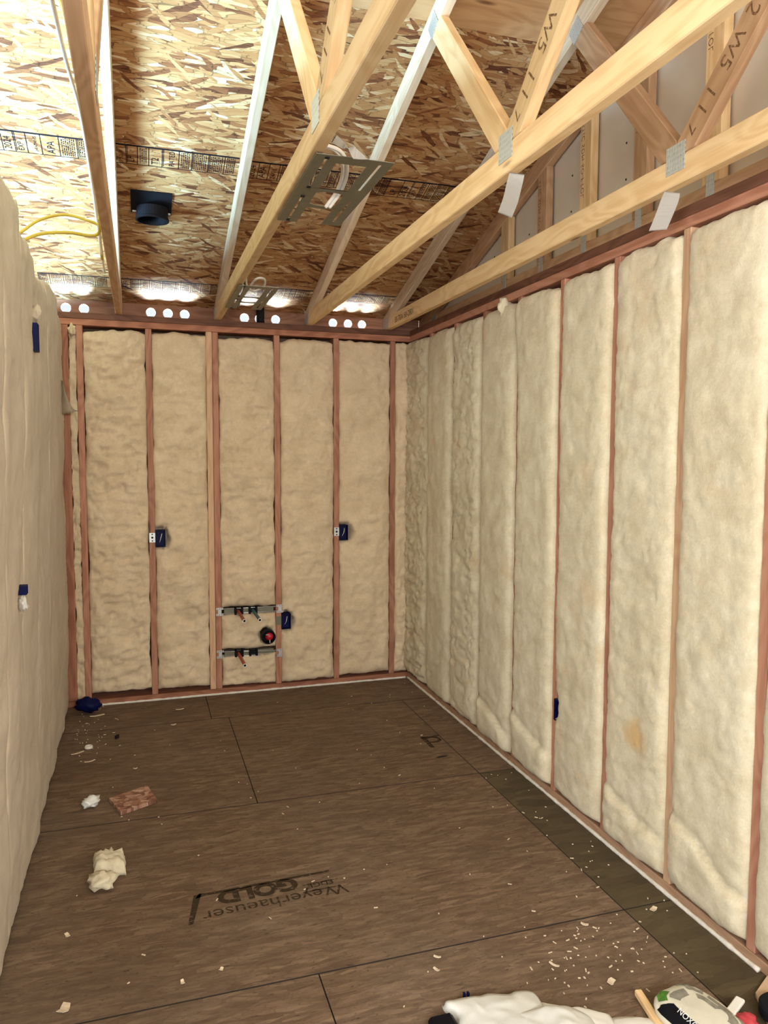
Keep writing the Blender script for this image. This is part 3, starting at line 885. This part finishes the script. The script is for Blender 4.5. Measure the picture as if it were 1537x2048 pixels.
def light_bracket(x0, x1, ya, yb, z, label):
    t = thing('light_bracket', label, 'light bracket', ((x0 + x1) / 2, (ya + yb) / 2, z), 'light mounting brackets')
    bm = bmesh.new(); th = .0016; L = yb - ya; rw = (x1 - x0) * .30

    def rail(xa, xb):
        xm, sw = (xa + xb) / 2, .0045
        segs = [(ya + .03, ya + L * .40), (ya + L * .58, ya + L * .93)]
        add_box(bm, (xa, ya, z), (xm - sw, yb, z + th)); add_box(bm, (xm + sw, ya, z), (xb, yb, z + th))
        cur = ya
        for s0, s1 in segs: add_box(bm, (xm - sw, cur, z), (xm + sw, s0, z + th)); cur = s1
        add_box(bm, (xm - sw, cur, z), (xm + sw, yb, z + th))
    rail(x0, x0 + rw); rail(x1 - rw, x1)
    add_box(bm, (x0 + rw, ya, z), (x1 - rw, ya + .055, z + th))
    # hub with a round opening
    cxm = (x0 + x1) / 2; cym = ya + L * .575; hw = (x1 - x0) / 2 - rw * .55
    P = lambda a_, b_, tt: (a_, b_, tt)
    ring_cell(bm, P, cxm, cym, hw, hw * 1.25, hw - .006, z - .0004, z + th + .0004)
    from_bm('plate', bm, M['bracket'], t)
    bm = bmesh.new(); add_box(bm, (x0 - .001, ya, z), (x0, yb, z + .028)); from_bm('hanger_flange', bm, M['bracket'], t)
    for yy in (ya + .02, ya + L * .42, ya + L * .56, yb - .02):
        bm = bmesh.new(); add_box(bm, (x0 + rw / 2 - .006, yy - .006, z - .0025), (x0 + rw / 2 + .006, yy + .006, z - .0005)); from_bm('screw', bm, M['black'], t)
    return t


light_bracket(-1.318, -1.084, -2.892, -2.240, ZP - .006, 'nearer grey slotted light bracket under the truss, with white cable through its ring')
light_bracket(-1.318, -1.110, -1.105, -.470, ZP - .006, 'farther grey slotted light bracket under the truss, near the vent holes')

gc = 'white cables at the light brackets'
wc = thing('electrical_cable', 'pair of white cable tails looping down through the nearer bracket ring', 'cable', (-1.27, -2.8, 2.52), gc)
for dx in (0, .013):
    tube('cable_tail', smooth_path([(-1.292, -2.80 - dx, 2.52), (-1.245 + dx, -2.80, 2.515), (-1.205 + dx, -2.745, 2.505), (-1.178 + dx, -2.64, 2.495), (-1.176 + dx, -2.56, 2.475), (-1.196 + dx, -2.49, 2.445)]), .0062, M['whitecable'], wc)
wc2 = thing('electrical_cable', 'white cable loop above the farther light bracket', 'cable', (-1.24, -.85, 2.5), gc)
tube('cable_tail', smooth_path([(-1.275, -1.10, 2.56), (-1.27, -1.02, 2.53), (-1.25, -.90, 2.505), (-1.20, -.80, 2.50), (-1.155, -.86, 2.515), (-1.165, -.95, 2.535), (-1.21, -.96, 2.53), (-1.235, -.85, 2.50)]), .006, M['whitecable'], wc2)
tube('cable_tail', smooth_path([(-1.265, -1.0, 2.55), (-1.26, -.85, 2.49), (-1.265, -.74, 2.46), (-1.272, -.70, 2.43)]), .005, M['bracket'], wc2)

gy_ = 'yellow cables at the leftmost truss'
tag(tube('electrical_cable', smooth_path([(-2.30, -1.78, 2.42), (-2.25, -1.72, 2.47), (-2.18, -1.66, 2.545), (-2.09, -1.62, 2.585), (-2.0, -1.60, 2.575), (-1.957, -1.60, 2.565), (-1.953, -1.70, 2.58)]), .0058, M['yellow']), 'upper of the two yellow cables arching from the left partition to the truss', 'cable', gy_)
tag(tube('electrical_cable', smooth_path([(-2.30, -1.74, 2.41), (-2.25, -1.68, 2.45), (-2.18, -1.64, 2.495), (-2.08, -1.60, 2.520), (-2.0, -1.58, 2.520), (-1.960, -1.60, 2.530), (-1.954, -1.70, 2.56)]), .0068, M['yellow']), 'lower thicker yellow cable arching from the left partition to the truss', 'cable', gy_)
tag(tube('electrical_cable', smooth_path([(-1.972, -1.02, 2.56), (-1.971, -1.30, 2.60), (-1.970, -1.6, 2.65), (-1.972, -2.0, 2.70), (-1.974, -2.5, 2.75), (-1.976, -2.9, 2.73), (-1.981, -3.3, 2.62), (-1.978, -3.8, 2.58), (-1.978, -4.6, 2.58)]), .0075, M['yellow']), 'yellow cable running along the left side of the leftmost truss', 'cable', gy_)
tag(tube('electrical_cable', smooth_path([(-1.972, -.75, 2.552), (-1.971, -1.2, 2.575), (-1.971, -1.8, 2.64), (-1.974, -2.4, 2.68), (-1.976, -3.0, 2.60), (-1.978, -3.8, 2.555), (-1.978, -4.6, 2.55)]), .0055, M['whitecable']), 'pale cable running beside the yellow one along the leftmost truss', 'cable', gy_)


def ribbon(name, pts, w, label, group):
    """pts: (point, across-direction) pairs"""
    bm = bmesh.new(); A, B = [], []
    path = smooth_path([p for p, _ in pts], 6); n = len(pts) - 1
    for i, p in enumerate(path):
        f = i / (len(path) - 1) * n; k = min(int(f), n - 1); d = Vector(pts[k][1]).lerp(Vector(pts[k + 1][1]), f - k).normalized()
        A.append(bm.verts.new(p - d * w / 2)); B.append(bm.verts.new(p + d * w / 2))
    for i in range(len(path) - 1): bm.faces.new((A[i], A[i + 1], B[i + 1], B[i]))
    bmesh.ops.solidify(bm, geom=bm.faces[:], thickness=.0006)
    return tag(from_bm(name, bm, M['white'], smooth=True), label, 'paper tag', group)


gtg = 'paper tags hanging from the trusses'
ribbon('paper_tag', [((-1.292, -2.985, 2.470), (0, 1, 0)), ((-1.255, -2.955, 2.466), (.1, 1, .1)), ((-1.215, -2.915, 2.467), (.2, .5, .8)), ((-1.165, -2.885, 2.468), (.1, .9, .4))], .055, 'twisted white paper tag above the nearer light bracket', gtg)
ribbon('paper_tag', [((TCX + .030, -2.92, 2.466), (1, 0, 0)), ((TCX + .050, -2.86, 2.448), (.9, -.2, -.3)), ((TCX + .070, -2.80, 2.428), (.86, -.3, -.35)), ((TCX + .090, -2.72, 2.405), (.86, -.3, -.35))], .050, 'white paper tag hanging from the truss that crosses the middle', gtg)
ribbon('paper_tag', [((TD + .030, -2.93, 2.466), (1, 0, 0)), ((TD + .040, -2.90, 2.440), (.85, -.5, 0)), ((TD + .052, -2.86, 2.410), (.8, -.6, 0)), ((TD + .068, -2.81, 2.380), (.8, -.6, 0))], .058, 'white paper tag hanging from the rightmost truss beside the gable', gtg)

tag(tube('vent_pipe', [(-1.035, .05, ZP + .0005), (-1.035, .05, ZP + .02), (-1.035, .05, roofz(.05) - .004)], .027, M['black'], seg=24), 'short black vertical vent pipe in front of the middle vent hole', 'vent pipe')

# ------------------------------------------------------------------ electrical boxes


def outlet_box(label, corner, a, n, w, hgt, bracket='white', sides=1, flip=1):
    """open blue box on the a-side of a stud; a = along the wall away from the stud, n = into the room"""
    c = Vector(corner); a = Vector(a); n = Vector(n); z = Vector((0, 0, 1))
    t = thing('outlet_box', label, 'outlet box', c, 'blue outlet boxes')
    bm = bmesh.new(); d = .07; th = .003

    def bx(a0, a1, z0, z1, n0, n1):
        lo = [bm.verts.new(c + a * i + z * j + n * k) for i in (a0, a1) for j in (z0, z1) for k in (n0, n1)]
        for q in ((0, 1, 3, 2), (4, 6, 7, 5), (0, 4, 5, 1), (2, 3, 7, 6), (0, 2, 6, 4), (1, 5, 7, 3)): bm.faces.new([lo[i] for i in q])
    bx(.001, .001 + th, 0, hgt, -d, .012); bx(w - th, w, 0, hgt, -d, .012)
    bx(.001 + th, w - th, 0, th, -d, .012); bx(.001 + th, w - th, hgt - th, hgt, -d, .012); bx(.001 + th, w - th, th, hgt - th, -d, -d + th)
    bx(.001 + th, w - th, th, hgt - th, -.028, -.026)
    from_bm('box', bm, M['blue'], t)
    if bracket:
        bm = bmesh.new(); h0, h1 = (hgt * .28, hgt * .85)
        add = [bm.verts.new(c + a * i + z * j + n * k) for i in (-.0375, -.001) for j in (h0, h1) for k in (.0008, .0026)]
        for q in ((0, 1, 3, 2), (4, 6, 7, 5), (0, 4, 5, 1), (2, 3, 7, 6), (0, 2, 6, 4), (1, 5, 7, 3)): bm.faces.new([add[i] for i in q])
        br = from_bm('mounting_bracket', bm, M['steel'] if bracket == 'white' else M['bracket'], t)
        if bracket == 'white':
            for f, rr in ((.15, .0045), (.5, .007), (.85, .0045)):
                lathe('screw_hole', [(0, 0), (rr, 0), (rr, .0012), (0, .0012)], c + a * -.019 + z * (h0 + (h1 - h0) * f) + n * .0025, n, M['black'], br, 14)
    tube('wire', smooth_path([c + a * (w * .42) + z * (hgt * .25) + n * -.02, c + a * (w * .52) + z * (hgt * .5) + n * .004, c + a * (w * .66) + z * (hgt * .78) + n * -.012]), .0022, M['whitecable'], t, 6)
    return t


outlet_box('blue outlet box torn into the back wall insulation, nearer the left corner', (BX[4] + .0195, 0, 1.008), (1, 0, 0), NYm, .062, .106)
outlet_box('blue outlet box torn into the back wall insulation, nearer the right corner', (BX[1] + .0195, 0, 1.014), (1, 0, 0), NYm, .060, .104)
outlet_box('low blue outlet box in the back wall, right of the pipe stubs', (BX[2] + .0195, 0, .417), (1, 0, 0), NYm, .062, .104, bracket='grey')
outlet_box('dark blue outlet box in the right wall, half covered by insulation', (0, RY[4] - .0195, .385), (0, -1, 0), (-1, 0, 0), .060, .100, bracket=None)
outlet_box('tall sliver of blue outlet box high in the left partition insulation', (-2.201, -1.775, 2.008), (0, 1, 0), (1, 0, 0), .055, .11, bracket=None)
outlet_box('tiny blue corner of an outlet box showing through the left partition insulation', (-2.214, -2.195, 1.112), (0, 1, 0), (1, 0, 0), .040, .032, bracket=None)
gw = 'torn paper-like scraps on the left partition'
tag(lump('insulation_tuft', (-2.216, -2.19, 1.050), (.012, .026, .026), M['white'], 4, amp=.5), 'white torn tuft on the left partition just under the tiny blue corner', 'insulation tuft')
tag(lump('insulation_tuft', (-2.194, -1.75, 2.116), (.016, .022, .03), M['batt_left'], 6, amp=.5), 'pale tuft of insulation above the blue sliver on the left partition', 'insulation tuft')
tag(lump('insulation_tuft', (-2.195, -.012, 2.318), (.022, .02, .035), M['batt'], 8, amp=.5), 'loose tuft of insulation at the top of the left back corner', 'insulation tuft')

# ------------------------------------------------------------------ plumbing rough-in


def pipe_bracket(z, label, tilt=0.0, clamps=(-1.205, -1.110)):
    t = thing('pipe_bracket', label, 'pipe bracket', (-1.14, 0, z), 'steel pipe brackets')
    xa, xb = -1.352, -.905
    for dz in (-.016, .016):
        tube('rail', [(xa + .03, .004, z + dz), (xb - .03, .004, z + dz + tilt)], .0045, M['steel'], t, 8)
    bm = bmesh.new(); add_box(bm, (-1.30, .006, z - .014), (-.97, .0075, z + .014)); from_bm('back_strap', bm, M['bracket'], t)
    for xx, dz0 in ((xa, 0), (xb - .045, tilt)):
        bm = bmesh.new()
        for dz in (-.020, .020): add_box(bm, (xx, -.0028, z + dz + dz0 - .007), (xx + .045, -.0008, z + dz + dz0 + .007))
        add_box(bm, (xx + .012, -.0024, z + dz0 - .013), (xx + .034, -.0010, z + dz0 + .013))
        from_bm('end_plate', bm, M['steel'], t)
        for dz in (-.020, .020):
            bm = bmesh.new()
            for hx_ in (.008, .022, .036): add_box(bm, (xx + hx_ - .002, -.0034, z + dz + dz0 - .002), (xx + hx_ + .002, -.0028, z + dz + dz0 + .002))
            from_bm('nail_holes', bm, M['black'], t)
    for cx_ in clamps:
        bm = bmesh.new(); add_box(bm, (cx_ - .028, -.012, z - .014), (cx_ + .028, .012, z + .014), .003)
        for e in (-.022, .022): add_box(bm, (cx_ + e - .007, -.018, z - .024), (cx_ + e + .007, .016, z + .024), .003)
        from_bm('clamp', bm, M['black'], t)
    return t


pipe_bracket(.560, 'upper steel pipe bracket on the back wall holding a red and a teal pipe', -.002)
pipe_bracket(.272, 'lower steel pipe bracket on the back wall holding one red pipe', -.018)


def stub(x, z, mat, label, L=.27):
    t = thing('water_pipe', label, 'water pipe', (x, 0, z), 'water pipe stubs')
    ax = Vector((.03, -1, -.045)).normalized(); e = Vector((x, 0, z)) + ax * L
    lathe('tube', [(.0105, -.018), (.0105, L), (.0078, L), (.0078, L - .03), (0, L - .03)], (x, 0, z), ax, mat, t, 18)
    lathe('cut_end', [(.0106, 0), (.0116, 0), (.0116, .004), (.0082, .0045), (.0082, 0)], e, ax, M['whitecable'], t, 18)
    lathe('bore', [(0, 0), (.0080, 0), (.0080, .001), (0, .001)], e, ax, M['black'], t, 18)
    return t


stub(-1.210, .560, M['red'], 'red water pipe stub on the upper bracket')
stub(-1.112, .560, M['teal'], 'teal water pipe stub on the upper bracket')
stub(-1.210, .272, M['red'], 'red water pipe stub on the lower bracket')
dp = thing('drain_pipe', 'black drain pipe stub with a red test plug between the pipe brackets', 'drain pipe', (-1.02, 0, .385))
lathe('pipe', [(.034, -.06), (.034, .02), (.048, .022), (.048, .065), (.040, .065), (.040, .02), (0, .02)], (-1.018, 0, .385), (.04, -1, -.06), M['black'], dp, 28)
lathe('test_plug', [(0, .0), (.026, 0), (.028, .012), (.020, .024), (.012, .028), (0, .03)], (-1.010, -.048, .384), (0, -1, 0), M['redplug'], dp, 10)
bm = bmesh.new(); add_box(bm, (-1.036, -.074, .398), (-1.012, -.068, .404), .001); add_box(bm, (-1.012, -.076, .344), (-1.006, -.068, .366), .001)
from_bm('wing_nut', bm, M['steel'], dp)

# ------------------------------------------------------------------ floor print, scraps
fp = panels[5]
for p in panels:
    co = [v.co for v in p.data.vertices]
    if min(c.x for c in co) < -1.5 < max(c.x for c in co) and min(c.y for c in co) < -2.4 < max(c.y for c in co): fp = p
FX, FY = (-1, -.05, 0), (.05, -1, 0)
lettering('Weyerhaeuser', .088, (-1.112, -2.425, .0006), FX, FY, M['ink_floor'], fp, 'floor_lettering')
lettering('GOLD', .105, (-1.285, -2.335, .0006), FX, FY, M['ink_floor'], fp, 'floor_lettering', bold=.006)
lettering('EDGE', .040, (-1.152, -2.385, .0006), FX, FY, M['ink_floor'], fp, 'floor_lettering', bold=.001)
bm = bmesh.new()


def quad(bm, pts, z=.0006): bm.faces.new([bm.verts.new((x, y, z)) for x, y in pts])


quad(bm, [(-1.148, -2.318), (-1.148, -2.332), (-1.62, -2.352), (-1.62, -2.336)])
quad(bm, [(-1.62, -2.336), (-1.62, -2.352), (-1.655, -2.362), (-1.64, -2.330)])
quad(bm, [(-1.632, -2.335), (-1.660, -2.340), (-1.690, -2.515), (-1.672, -2.512)])
quad(bm, [(-1.130, -2.384), (-1.130, -2.391), (-1.275, -2.398), (-1.275, -2.391)])
quad(bm, [(-1.130, -2.430), (-1.130, -2.436), (-1.275, -2.443), (-1.275, -2.437)])
from_bm('floor_lettering', bm, M['ink_floor'], fp)
fp2 = panels[3]
for p in panels:
    co = [v.co for v in p.data.vertices]
    if min(c.x for c in co) < -.5 < max(c.x for c in co) and min(c.y for c in co) < -1.1 < max(c.y for c in co): fp2 = p
bm = bmesh.new()
quad(bm, [(-.325, -1.125), (-.325, -1.145), (-.215, -1.140), (-.215, -1.122)])
quad(bm, [(-.325, -1.125), (-.295, -1.125), (-.300, -1.29), (-.322, -1.29)])
from_bm('floor_lettering', bm, M['ink_floor'], fp2)
lettering('C', .12, (-.22, -1.135, .0007), FX, FY, M['ink_floor'], fp2, 'floor_lettering', bold=.004)
bm = bmesh.new(); bmesh.ops.create_circle(bm, cap_ends=True, segments=20, radius=1)
for v in bm.verts: v.co = Vector((-.312 + v.co.x * .036, -1.42 + v.co.y * .008 + v.co.x * .004, .0008))
from_bm('slot_mark', bm, M['blackm'], fp2)

# OSB offcut
bm = bmesh.new(); qc = [(-1.982, -1.452), (-1.812, -1.360), (-1.769, -1.530), (-1.926, -1.612)]
a = [bm.verts.new((x, y, .001)) for x, y in qc]; b = [bm.verts.new((x, y, .019)) for x, y in qc]
bm.faces.new(a[::-1]); bm.faces.new(b)
for i in range(4): bm.faces.new((a[i], a[(i + 1) % 4], b[(i + 1) % 4], b[i]))
bmesh.ops.bevel(bm, geom=bm.edges[:], offset=.0015, segments=1, affect='EDGES')
tag(from_bm('board_offcut', bm, M['tile']), 'reddish square board offcut lying on the floor near the left wall', 'board offcut')

fs = thing('insulation_scrap', 'pale square chunk of insulation lying on the floor near the left wall', 'insulation scrap', (-1.965, -2.03, 0))
bm = bmesh.new(); n_ = 12
G = []
for i in range(n_ + 1):
    for j in range(n_ + 1):
        u, v = i / n_, j / n_
        p = Vector((-2.020 + .118 * u + .006 * v, -1.985 - .125 * v - .018 * u, 0))
        ed = min(1, min(u, 1 - u, v, 1 - v) * 6)
        p += Vector((.010 * fb((u * 4, v * 4, 1)), .010 * fb((u * 4, v * 4, 7)), .012 + .045 * ed ** .5 + .014 * fb((u * 5, v * 5, 3))))
        G.append(bm.verts.new(p))
for i in range(n_):
    for j in range(n_): bm.faces.new((G[i * 13 + j], G[(i + 1) * 13 + j], G[(i + 1) * 13 + j + 1], G[i * 13 + j + 1]))
ext = bmesh.ops.extrude_face_region(bm, geom=bm.faces[:])
for v in [e for e in ext['geom'] if isinstance(e, bmesh.types.BMVert)]: v.co.z = .001
from_bm('slab', bm, M['batt_right'], fs, smooth=True)
lump('tuft', (-1.978, -2.185, 0), (.042, .048, .026), M['batt_right'], 2, fs, amp=.5)

gch = 'pale chips and crumbs on the floor'


def chip(name, x, y, L, w, ang, label, mat='chip', hgt=.006, cat='wood chip'):
    bm = bmesh.new(); add_box(bm, (-L / 2, -w / 2, 0), (L / 2, w / 2, hgt * .35))
    bmesh.ops.subdivide_edges(bm, edges=bm.edges[:], cuts=2, use_grid_fill=True)
    for v in bm.verts:
        v.co.z += hgt * .6 * (v.co.x / L * 2) ** 2 + .0008; v.co.y *= 1 - .5 * abs(v.co.x / L); v.co.y += .25 * w * fb((v.co.x * 60, x * 9, y), 2)
    m = Matrix.Rotation(ang, 3, 'Z')
    for v in bm.verts: v.co = m @ v.co + Vector((x, y, 0))
    return tag(from_bm(name, bm, M[mat]), label, cat, gch)


chip('wood_chip', -2.095, -.205, .085, .022, .25, 'flat pale splinter on the floor in the left back corner')
chip('wood_chip', -2.165, -.80, .07, .012, .5, 'curled pale shaving on the floor against the left wall')
chip('wood_chip', -2.095, -.935, .055, .010, .4, 'thin pale shaving on the floor just in front of the plastic ring')
tag(lathe('plastic_ring', [(.011, 0), (.021, 0), (.022, .008), (.018, .013), (.012, .012), (.011, .006), (.011, 0)], (-2.112, -.735, .001), (0, 0, 1), M['caulk'], None, 20), 'small pale ring lying on the floor near the left wall', 'ring')
chip('wood_chip', -2.055, -2.81, .038, .03, 1.1, 'pale chip on the floor at the bottom left of the picture')
chip('wood_chip', -2.078, -2.452, .024, .014, 2.0, 'small pale chip on the floor below the insulation scrap')
chip('wood_chip', -1.722, -2.80, .020, .012, 1.9, 'small pale chip on the floor below the printed lettering, left one')
chip('wood_chip', -1.606, -2.775, .014, .012, .9, 'small pale chip on the floor below the printed lettering, right one')
chip('wood_chip', -1.606, -.235, .05, .012, .1, 'pale sliver on the floor at the foot of the back wall')
chip('wood_chip', -1.656, -.505, .03, .015, .3, 'pale sliver on the floor beside the far panel joint')
chip('wood_chip', -1.868, -1.10, .02, .01, .1, 'white crumb on the floor behind the board offcut')
chip('wood_chip', -.111, -2.916, .03, .02, .6, 'pale round chip on the dark strip of floor by the right wall')
chip('wood_chip', -.393, -2.918, .026, .012, 2.4, 'pale chip on the floor just below the right panel corner')
chip('wood_chip', -.83, -3.225, .035, .022, .7, 'pale chip on the floor right of the white plastic bag')
chip('wood_chip', -.939, -2.925, .024, .009, 2.6, 'pale chip on the floor below the panel joint, upper of two')
chip('wood_chip', -.964, -2.980, .022, .010, 2.2, 'pale chip on the floor below the panel joint, lower of two')
chip('wood_chip', -.60, -3.07, .034, .009, 2.2, 'long pale splinter on the floor above the plastic bag')
chip('wood_chip', -.475, -3.19, .028, .022, .4, 'pale crumb on the floor left of the wooden stake')
cl = lump('crumpled_wrap', (-2.058, -1.487, 0), (.032, .042, .022), M['bag'], 5, amp=.45, freq=2.6)
tag(cl, 'small crumpled scrap of clear wrap left of the board offcut', 'wrap scrap')
tag(lump('plastic_scrap', (-2.150, -.14, 0), (.075, .06, .045), M['blue'], 9, amp=.30, freq=2.2), 'dark blue crumpled plastic on the floor in the left back corner', 'plastic scrap')
tag(lump('dark_clod', (-1.97, -.62, 0), (.03, .012, .006), M['blackm'], 12, amp=.5), 'flat black crumb on the floor near the left wall', 'crumb')
# uncountable sawdust
bm = bmesh.new(); rs = random.Random(4)
for k in range(250):
    if k < 90: x, y = rs.gauss(-.45, .16), rs.gauss(-3.08, .12)
    elif k < 130: x, y = rs.gauss(-.16, .08), rs.uniform(-3.0, -1.7)
    elif k < 185: x, y = rs.gauss(-2.13, .07), rs.gauss(-.55, .22)
    else: x, y = rs.uniform(-2.1, -.05), rs.uniform(-3.2, -.1)
    if not (-2.2 < x < -.02): continue
    a_ = rs.uniform(0, 3.14); L = rs.choice((.002, .0025, .003, .004, .007)); w = rs.uniform(.0010, .0022); c, s_ = math.cos(a_), math.sin(a_)
    q = [Vector((x + c * i - s_ * j, y + s_ * i + c * j, 0)) for i, j in ((-L, -w), (L, -w), (L, w), (-L, w))]
    lo = [bm.verts.new(p + Vector((0, 0, .0005))) for p in q]; hi = [bm.verts.new(p + Vector((0, 0, .003))) for p in q]
    bm.faces.new(hi); bm.faces.new(lo[::-1])
    for i in range(4): bm.faces.new((lo[i], lo[(i + 1) % 4], hi[(i + 1) % 4], hi[i]))
tag(from_bm('sawdust', bm, M['chip']), 'pale sawdust and tiny crumbs scattered over the floor', 'sawdust', None, 'stuff')

# ------------------------------------------------------------------ foreground clutter


def crumple(name, outline, hgt, mat, seed, parent=None, amp=.018, freq=9, n=34, ridge=.02, power=.35):
    """crumpled sheet over a floor outline given by four corners"""
    bm = bmesh.new(); A, B, C, D = [Vector((*p, 0)) for p in outline]; G = []
    for i in range(n + 1):
        for j in range(n + 1):
            u, v = i / n, j / n
            p = A.lerp(B, u).lerp(D.lerp(C, u), v)
            e = (16 * u * (1 - u) * v * (1 - v)) ** power
            q = fb((p.x * freq + seed, p.y * freq, seed), 4); r = 1 - abs(fb((p.x * freq * 1.3 - seed, p.y * freq * 1.3, seed * 2), 3)) * 2
            p += Vector((.02 * fb((p.x * 8, p.y * 8, seed), 2), .02 * fb((p.x * 8, p.y * 8, seed + 5), 2), .001 + e * max(0.0, hgt + amp * q + ridge * r)))
            G.append(bm.verts.new(p))
    for i in range(n):
        for j in range(n): bm.faces.new((G[i * (n + 1) + j], G[(i + 1) * (n + 1) + j], G[(i + 1) * (n + 1) + j + 1], G[i * (n + 1) + j + 1]))
    ext = bmesh.ops.extrude_face_region(bm, geom=bm.faces[:])
    for v in [e for e in ext['geom'] if isinstance(e, bmesh.types.BMVert)]: v.co.z = max(0, v.co.z * .0)
    return from_bm(name, bm, mat, parent, smooth=True)


pb = thing('plastic_bag', 'crumpled white plastic bag lying at the bottom of the picture', 'plastic bag', (-.85, -3.35, 0))
crumple('bag_body', [(-1.03, -3.60), (-.66, -3.65), (-.74, -3.17), (-1.005, -3.125)], .048, M['bag'], 3, pb, amp=.010, ridge=.006, power=.22, freq=4.5)
crumple('bag_fold', [(-.87, -3.62), (-.58, -3.65), (-.66, -3.30), (-.84, -3.25)], .075, M['bag'], 8, pb, amp=.008, ridge=.007, power=.25, freq=5)
bm = bmesh.new()
for k, dx in enumerate((0, .012)): add_box(bm, (-.935 + dx, -3.128, .002), (-.929 + dx, -3.118, .020))
from_bm('printed_stripe', bm, M['blue'], pb)
pw = thing('wrapper', 'purple and white striped wrapper sticking out from under the bag', 'wrapper', (-.66, -3.28, 0))
crumple('wrapper_body', [(-.76, -3.36), (-.56, -3.40), (-.565, -3.30), (-.73, -3.205)], .012, M['sheetwhite'], 14, pw, n=14, amp=.006, ridge=.006)
crumple('purple_stripe', [(-.715, -3.34), (-.66, -3.35), (-.655, -3.27), (-.70, -3.225)], .022, M['purple'], 15, pw, n=10, amp=.005, ridge=.005)
tag(crumple('paper_sheet', [(-.62, -3.55), (-.44, -3.56), (-.455, -3.345), (-.55, -3.335)], .012, M['sheetwhite'], 19, n=12, amp=.006, ridge=.008), 'white folded sheet lying between the bag and the printed sack', 'paper sheet')
bm = bmesh.new(); add_box(bm, (-1.075, -3.42, .001), (-1.000, -3.185, .030), .010)
tag(from_bm('tool_case', bm, M['black']), 'black rounded case at the left edge of the plastic bag', 'case')

sk = thing('printed_sack', 'white paper sack with black band and grey printing on the floor at bottom right', 'sack', (-.33, -3.42, 0))
bm = bmesh.new(); bmesh.ops.create_uvsphere(bm, u_segments=40, v_segments=24, radius=1)


def sackpt(v):
    s = lambda t, p: math.copysign(abs(t) ** p, t)
    x, y, z = s(v.x, .62) * .088, s(v.y, .62) * .125, s(v.z, .75) * .043
    k = 1 + .05 * fb((v.x * 2.2, v.y * 2.2, v.z * 2 + 4), 3)
    p = Vector((x * k, y * k, z * k + .042))
    return Matrix.Rotation(.18, 3, 'Z') @ p + Vector((-.365, -3.455, 0))


for v in bm.verts: v.co = sackpt(v.co.normalized())
body = from_bm('sack_body', bm, M['bagpaper'], sk, smooth=True)


def sack_patch(name, az0, az1, el0, el1, mat, n=10, lift=1.03):
    bm = bmesh.new(); G = []
    c0 = sackpt(Vector((0, 0, -1))).lerp(sackpt(Vector((0, 0, 1))), .5)
    for i in range(n + 1):
        for j in range(n + 1):
            az, el = az0 + (az1 - az0) * i / n, el0 + (el1 - el0) * j / n
            d = Vector((math.cos(el) * math.cos(az), math.cos(el) * math.sin(az), math.sin(el))); p = sackpt(d); G.append(bm.verts.new(c0 + (p - c0) * lift))
    for i in range(n):
        for j in range(n): bm.faces.new((G[i * (n + 1) + j], G[(i + 1) * (n + 1) + j], G[(i + 1) * (n + 1) + j + 1], G[i * (n + 1) + j + 1]))
    return from_bm(name, bm, mat, sk, smooth=True)


R_ = math.radians
sack_patch('black_band', R_(150), R_(205), R_(10), R_(62), M['black'], lift=1.02)
sack_patch('green_print', R_(100), R_(140), R_(30), R_(55), M['green'], lift=1.02)
sack_patch('grey_print', R_(20), R_(80), R_(20), R_(38), M['greyprint'], lift=1.015)
for _a, _b, _c, _d in ((20, 68, 46, 62), (78, 125, 60, 74), (-42, -4, 54, 70), (-15, 45, 70, 80), (30, 60, 20, 36), (214, 244, 48, 64), (256, 300, 26, 46), (222, 250, 12, 34), (285, 335, 52, 70), (312, 345, 20, 40)):
    sack_patch('grey_print', R_(_a), R_(_b), R_(_c), R_(_d), M['greyprint'], lift=1.015)
sack_patch('grey_print', R_(-20), R_(10), R_(48), R_(66), M['greyprint'], lift=1.015)
c0 = sackpt(Vector((-.75, 0, .66)))
lettering('NOXO', .022, c0 + Vector((-.004, .024, .012)), (.08, -1, -.05), (.8, .05, .6), M['sheetwhite'], body)
tag(board('wooden_stake', (-.432, -3.265, .012), (-.475, -3.46, .020), (1, 0, 0), .022, .02, M['truss']), 'pointed wooden stake lying left of the printed sack', 'stake')
tag(board('trim_strip', (-.185, -3.405, .035), (-.32, -3.475, .035), (0, 1, 0), .026, .012, M['sheetwhite']), 'short white trim strip lying right of the printed sack', 'trim strip')
tag(lump('red_scrap', (-.225, -3.475, 0), (.03, .03, .022), M['pink'], 3), 'small red scrap under the white trim strip', 'scrap')
tag(lump('blue_scrap', (-.385, -3.575, 0.0), (.03, .02, .03), M['bluescrap'], 5), 'small blue scrap in front of the printed sack', 'scrap')
bm = bmesh.new(); qc = [(-.004, -3.322), (-.098, -3.372), (-.20, -3.56), (-.12, -3.95), (-.004, -3.95)]
a = [bm.verts.new((x, y, .001)) for x, y in qc]; b = [bm.verts.new((x, y, .012)) for x, y in qc]
bm.faces.new(a[::-1]); bm.faces.new(b)
for i in range(5): bm.faces.new((a[i], a[(i + 1) % 5], b[(i + 1) % 5], b[i]))
tag(from_bm('cardboard_sheet', bm, M['cardboard']), 'tan sheet lying flat at the foot of the right wall in the bottom right corner', 'cardboard sheet')
tag(lathe('black_reel', [(0, 0), (.055, 0), (.060, .006), (.060, .03), (.055, .036), (0, .036)], (-.105, -3.475, .013), (0, 0, 1), M['blackm'], None, 32), 'black round reel on the tan sheet in the bottom right corner', 'reel')
